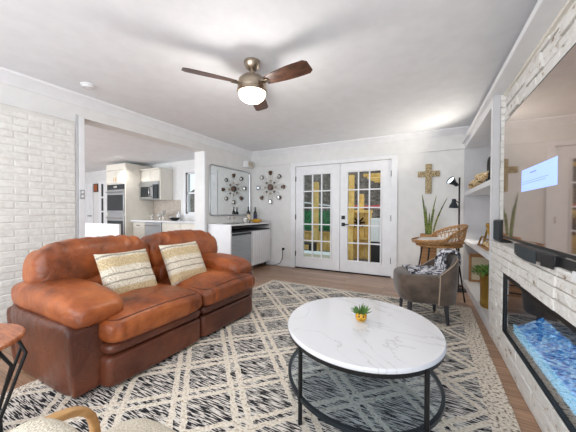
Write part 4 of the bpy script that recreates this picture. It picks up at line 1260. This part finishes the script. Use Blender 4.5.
def blade(x, y, tx, ty, h, w, bend=0):
    vs = []; fs = []; n = 12
    d = Vector((tx-x, ty-y, 0)); face = Vector((.35, -.94, 0)); sdv = Vector((.94, .35, 0))
    for i in range(n+1):
        s = i/n; c = Vector((x, y, .77))+d*(s**1.6)+Vector((0, 0, h*s))
        ww = w*(.55+.9*s-1.2*s*s)*(1 if s < .96 else .4) if s < 1 else .001
        tw = s*.7*bend; sv = (sdv*math.cos(tw)+face*math.sin(tw))
        vs += [c-sv*ww, c+face*.006*(1-s), c+sv*ww, c-face*.004*(1-s)]
    for i in range(n):
        for k in range(4):
            l = (k+1) % 4; fs.append((i*4+k, i*4+l, (i+1)*4+l, (i+1)*4+k))
    MB().add(vs, fs).build('leaf', 'snake_leaf', t, smooth=60)
for a in [(-.075, 4.70, -.135, 4.68, .645, .021, .3), (-.055, 4.67, -.085, 4.65, .47, .019, -.4), (-.025, 4.70, .06, 4.68, .62, .015, .6), (-.02, 4.66, .035, 4.64, .42, .019, .2),
          (.02, 4.70, .205, 4.66, .585, .019, -.5), (-.04, 4.74, -.03, 4.78, .36, .020, 0), (-.01, 4.64, .0, 4.60, .26, .019, .5)]:
    blade(*a)

# ------------------------------------------------------------------ floor lamp
FX, FY = .352, 4.68
t = thing('floor_lamp', 'black pole floor lamp with two swivel heads in the corner', 'lamp', (FX, FY, 0))
MB().lathe((FX, FY, 0), [(.001, 0), (.125, 0), (.125, .012), (.03, .022), (.012, .03)], 36).build('base', 'blackmetal', t)
MB().tube([(FX, FY, .02), (FX, FY, 1.64)], .0115, 12).build('pole', 'blackmetal', t)
def head(base, d, name='lamp_head', on=True, power=14, ang=110):
    base = Vector(base); d = Vector(d).normalized()
    rot = d.to_track_quat('Z', 'Y').to_matrix().to_4x4()
    q = MB(); q.T = Matrix.Translation(base) @ rot
    q.lathe((0, 0, 0), [(.012, -.03), (.026, -.028), (.03, .02), (.05, .06), (.064, .10), (.060, .10), (.046, .062), (.02, .03)], 28)
    hd = q.build(name, 'blueblack', t)
    q = MB(); q.T = Matrix.Translation(base) @ rot
    q.lathe((0, 0, 0), [(.001, .075), (.052, .075), (.056, .088), (.001, .092)], 24).build('bulb', 'lamp_on', hd)
    MB().tube([base-d*.02, Vector((FX, FY, base.z-.03))], .007, 8).build('swivel_arm', 'blackmetal', hd)
    if on: spot('lamp_head_light', base+d*.11, d, power, (1, .93, .82), ang, .6)
head((.300, 4.64, 1.545), (-.62, -.42, .50), power=24, ang=140)
head((.285, 4.66, 1.30), (-.05, -.05, -1), power=9, ang=110)

# ------------------------------------------------------------------ ceiling fan
FCX, FCY = -1.40, 1.98
t = thing('ceiling_fan', 'brushed nickel ceiling fan with three dark wood blades and lit globe', 'ceiling fan', (FCX, FCY, H))
c0 = (FCX, FCY, 0)
MB().lathe(c0, [(.07, 2.44), (.072, 2.425), (.055, 2.38), (.035, 2.365), (.001, 2.365)], 36).build('canopy', 'nickel', t)
MB().tube([(FCX, FCY, 2.37), (FCX, FCY, 2.30)], .022, 16).build('downrod', 'nickel', t)
MB().lathe(c0, [(.04, 2.315), (.085, 2.305), (.115, 2.28), (.125, 2.245), (.125, 2.215), (.122, 2.20), (.001, 2.20)], 48).build('motor_housing', 'nickel', t)
MB().lathe(c0, [(.001, 2.20), (.126, 2.20), (.130, 2.195), (.130, 2.175), (.122, 2.168), (.001, 2.168)], 48).build('light_ring', 'nickel', t)
MB().lathe(c0, [(.119, 2.170), (.118, 2.155), (.105, 2.125), (.080, 2.102), (.045, 2.088), (.001, 2.083)], 48).build('globe', 'bulb', t)
for a in (R(-125), R(-6), R(114)):
    d = Vector((math.cos(a), math.sin(a), 0)); s = Vector((-d.y, d.x, 0))
    q = MB(); n = 14; vs = []; fs = []
    for i in range(n+1):
        k = i/n; r = .15+.425*k; w = .042+.026*math.sin(min(1, k*1.15)*PI*.62) - (.022*max(0, (k-.93)/.07))
        for (sw, dz) in ((-1, 0), (1, 0), (1, .006), (-1, .006)):
            p = Vector((FCX, FCY, 2.235))+d*r+s*w*sw+Vector((0, 0, dz-sw*w*.26)); vs.append(p)
    for i in range(n):
        for k in range(4): l = (k+1) % 4; fs.append((i*4+k, i*4+l, (i+1)*4+l, (i+1)*4+k))
    fs += [(3, 2, 1, 0), tuple(n*4+k for k in range(4))]
    bl = q.add(vs, fs).build('blade', 'fan_wood', t, smooth=40)
    MB().obox((FCX+d.x*.14, FCY+d.y*.14, 2.232), (.09, .05, .008), a).build('blade_bracket', 'nickel', bl, bevel=.002)
point('fan_light', (FCX, FCY, 2.05), 17, (1, .955, .89), .09)

# smoke detector
t = thing('smoke_detector', 'round white smoke detector on the ceiling near the brick wall', 'smoke detector', (-3.17, 1.56, H))
MB().lathe((-3.17, 1.56, H), [(.001, -.034), (.035, -.034), (.05, -.028), (.056, -.015), (.066, -.012), (.066, 0)], 36).build('housing', 'white', t)
MB().lathe((-3.17, 1.56, H), [(.036, -.0335), (.040, -.036), (.044, -.0325)], 36).build('vent_ring', 'shelfgrey', t)

# ------------------------------------------------------------------ outdoors, seen through the french doors
struct('patio', bx(-8, 4, D+T, 9.4, -.25, -.12), 'patio')
q = MB(); vs = []
for j in range(21):
    for i in range(41):
        x = -16+26*i/40; y = 9.0+16*j/20; vs.append((x, y, -.2+max(0, (y-9.3))*.55+.35*nz((x, y, 0), .5)))
q.add(vs, [(j*41+i, j*41+i+1, (j+1)*41+i+1, (j+1)*41+i) for j in range(20) for i in range(40)])
struct('hill', q, 'woods')
# bare trees
rnd = random.Random(8)
tl = ['bare grey tree standing on the leafy slope beyond the patio']*8
for k, x in enumerate([-6.2, -5.2, -4.5, -3.7, -2.9, -2.1, -1.3, -.4]):
    y = 9.8+rnd.uniform(0, 3.0); z0 = -.2+(y-9.3)*.55; hgt = rnd.uniform(5, 7); lean = rnd.uniform(-.5, .5)
    t = thing('bare_tree', tl[k], 'tree', (x, y, z0), group='bare trees on the slope')
    pts = [Vector((x+lean*s*s+.08*nz((x, s*4, 0), 1), y, z0-.2+hgt*s)) for s in [i/8 for i in range(9)]]
    MB().tube(pts, [.15*(1-.75*i/8) for i in range(9)], 8).build('trunk', 'bark', t)
    q = MB()
    for j in range(16):
        s = rnd.uniform(.15, .95); p = pts[int(s*8)]; a = rnd.uniform(0, 2*PI); ll = rnd.uniform(.8, 1.8)
        d = Vector((math.cos(a), .5*math.sin(a), rnd.uniform(.2, 1)))
        q.tube([p, p+d*ll*.5, p+d*ll+Vector((0, 0, .3))], [.04, .025, .006], 5)
        q.tube([p+d*ll*.5, p+d*ll*.8+Vector((rnd.uniform(-.5, .5), 0, .4))], [.02, .004], 5)
    q.build('branches', 'bark', t)
q = MB(); rnd = random.Random(14)
for k in range(2600):
    x = rnd.uniform(-9, 3); y = rnd.uniform(10.5, 15); z = -.2+(y-9.3)*.55+rnd.uniform(0, 2.2)
    a = rnd.uniform(0, PI); l = rnd.uniform(.3, .9)
    q.tube([(x, y, z), (x+l*math.cos(a)*.6, y, z+l*math.sin(a))], [.012, .004], 3)
tag(q.build('undergrowth', 'bark', smooth=0), 'tangle of bare twigs covering the slope beyond the patio', 'undergrowth', kind='stuff')
# green screen, fence, posts
t = thing('privacy_screen', 'green mesh privacy screen stretched along the patio fence', 'screen', (-4.0, 8.6, 0))
bx(-5.4, -2.55, 8.60, 8.62, .52, 1.18).build('mesh', 'green_screen', t)
for x, zt in ((-5.38, 1.60), (-4.0, 1.25), (-2.57, 1.32)): bx(x-.03, x+.03, 8.63, 8.69, -.12, zt).build('post', 'deck', t)
t = thing('pine_fence', 'yellow pine board railing below the green screen', 'fence', (-4.0, 8.3, 0))
q = MB()
for k in range(18): q.box(-5.4+k*.155, -5.4+k*.155+.14, 8.30, 8.325, -.10, .48)
q.build('boards', 'deck', t)
bx(-5.4, -2.6, 8.27, 8.36, .46, .50).build('top_rail', 'deck', t)
for x, yy, zt, lab in ((-2.81, 7.0, 1.95, 'yellow pine post beyond the left french door'), (-1.86, 7.1, 2.1, 'tall yellow pine post beside the handle edge of the right door'), (-1.69, 7.5, 1.62, 'shorter yellow pine post beyond the right french door')):
    o = bx(x-.06, x+.06, yy-.06, yy+.06, -.12, zt).build('pine_post', 'deck', origin=(x, yy, -.12)); tag(o, lab, 'post', 'pine posts on the patio')
# gazebo-like playhouse of pine
t = thing('pine_shed', 'open yellow pine shed with dark starburst ornament behind the right door', 'shed', (-1.5, 7.3, -.12))
q = MB()
for k in range(4): q.box(-1.98+k*.14, -1.98+k*.14+.125, 7.34, 7.37, -.1, 1.12)
q.build('back_boards', 'deck', t)
bx(-2.02, -1.38, 7.2, 7.42, 1.12, 1.19).build('top_beam', 'deck', t)
for x in (-2.0, -1.42): bx(x-.04, x+.04, 7.22, 7.30, -.12, 1.12).build('post', 'deck', t)
bx(-2.0, -1.40, 7.14, 7.34, .42, .47).build('shelf', 'deck', t)
q = MB()
for k in range(8):
    a = k*PI/4; q.tube([(-1.72, 7.30, .86), (-1.72+.17*math.cos(a), 7.30, .86+.17*math.sin(a))], .022, 6)
q.build('starburst_ornament', 'frame_gold', t)
t = thing('storage_cabinet', 'white outdoor storage cabinet behind the lower right panes', 'cabinet', (-.62, 7.2, -.12))
for (a, c) in ((-1.33, -1.15), (-1.14, -.94)): bx(a, c, 6.98, 7.0, .42, .96).build('door', 'outdoor_white', t, bevel=.004)
bx(-1.35, -.9, 7.0, 7.5, .40, .98).build('carcass', 'outdoor_white', t)
bx(-1.35, -.9, 7.05, 7.5, -.12, .40).build('plinth', 'black', t)
t = thing('patio_bench', 'low dark slatted bench beyond the left door', 'bench', (-3.4, 6.8, -.12))
for k in range(4): bx(-4.1, -2.75, 6.55+k*.11, 6.64+k*.11, .28, .31).build('slat', 'blackmetal', t)
for x in (-4.05, -2.8): bx(x-.03, x+.03, 6.55, 6.97, -.12, .28).build('leg', 'blackmetal', t)
t = tag(bx(-4.2, -1.75, 5.9, 6.35, -.12, .16).build('patio_step', 'outdoor_white', bevel=.01), 'long pale step on the patio just beyond the doors', 'step')
tag(bx(-4.2, -1.2, 5.2, 5.85, -.12, -.02).build('doormat_deck', 'deck', bevel=.005), 'yellow pine deck boards laid at the french door threshold', 'deck')
# pergola slats at upper right
t = thing('pergola', 'yellow pine pergola slats seen at the top of the right door', 'pergola', (-.8, 6.4, 2.0))
for k in range(4): bx(-1.32, -.2, 6.0+k*.42, 6.09+k*.42, 1.90, 1.96).build('slat', 'deck', t)
for x in (-.15,): bx(x-.05, x+.05, 5.95, 7.45, 1.80, 1.90).build('beam', 'deck', t)
for y in (6.0, 7.4): bx(-.20, -.10, y-.05, y+.05, -.12, 1.80).build('post', 'deck', t)
q = MB().tube([(-2.3, 7.62, 1.32), (-1.69, 7.60, 1.27), (-.9, 7.5, 1.29), (-.18, 7.42, 1.24)], .045, 8)
tag(q.build('red_garland', 'red', origin=(-1.3, 7.9, 1.28)), 'red garland strung across the patio behind the right door', 'garland')
tag(MB().tube([(-5.38, 8.61, 1.57), (-3.9, 8.60, 1.46), (-2.57, 8.61, 1.29)], .022, 6).build('hanging_rope', 'outdoor_white', origin=(-4, 8.6, 1.4)), 'white rope sagging across the view beyond the left door', 'rope')
# blue glow of the fire bed
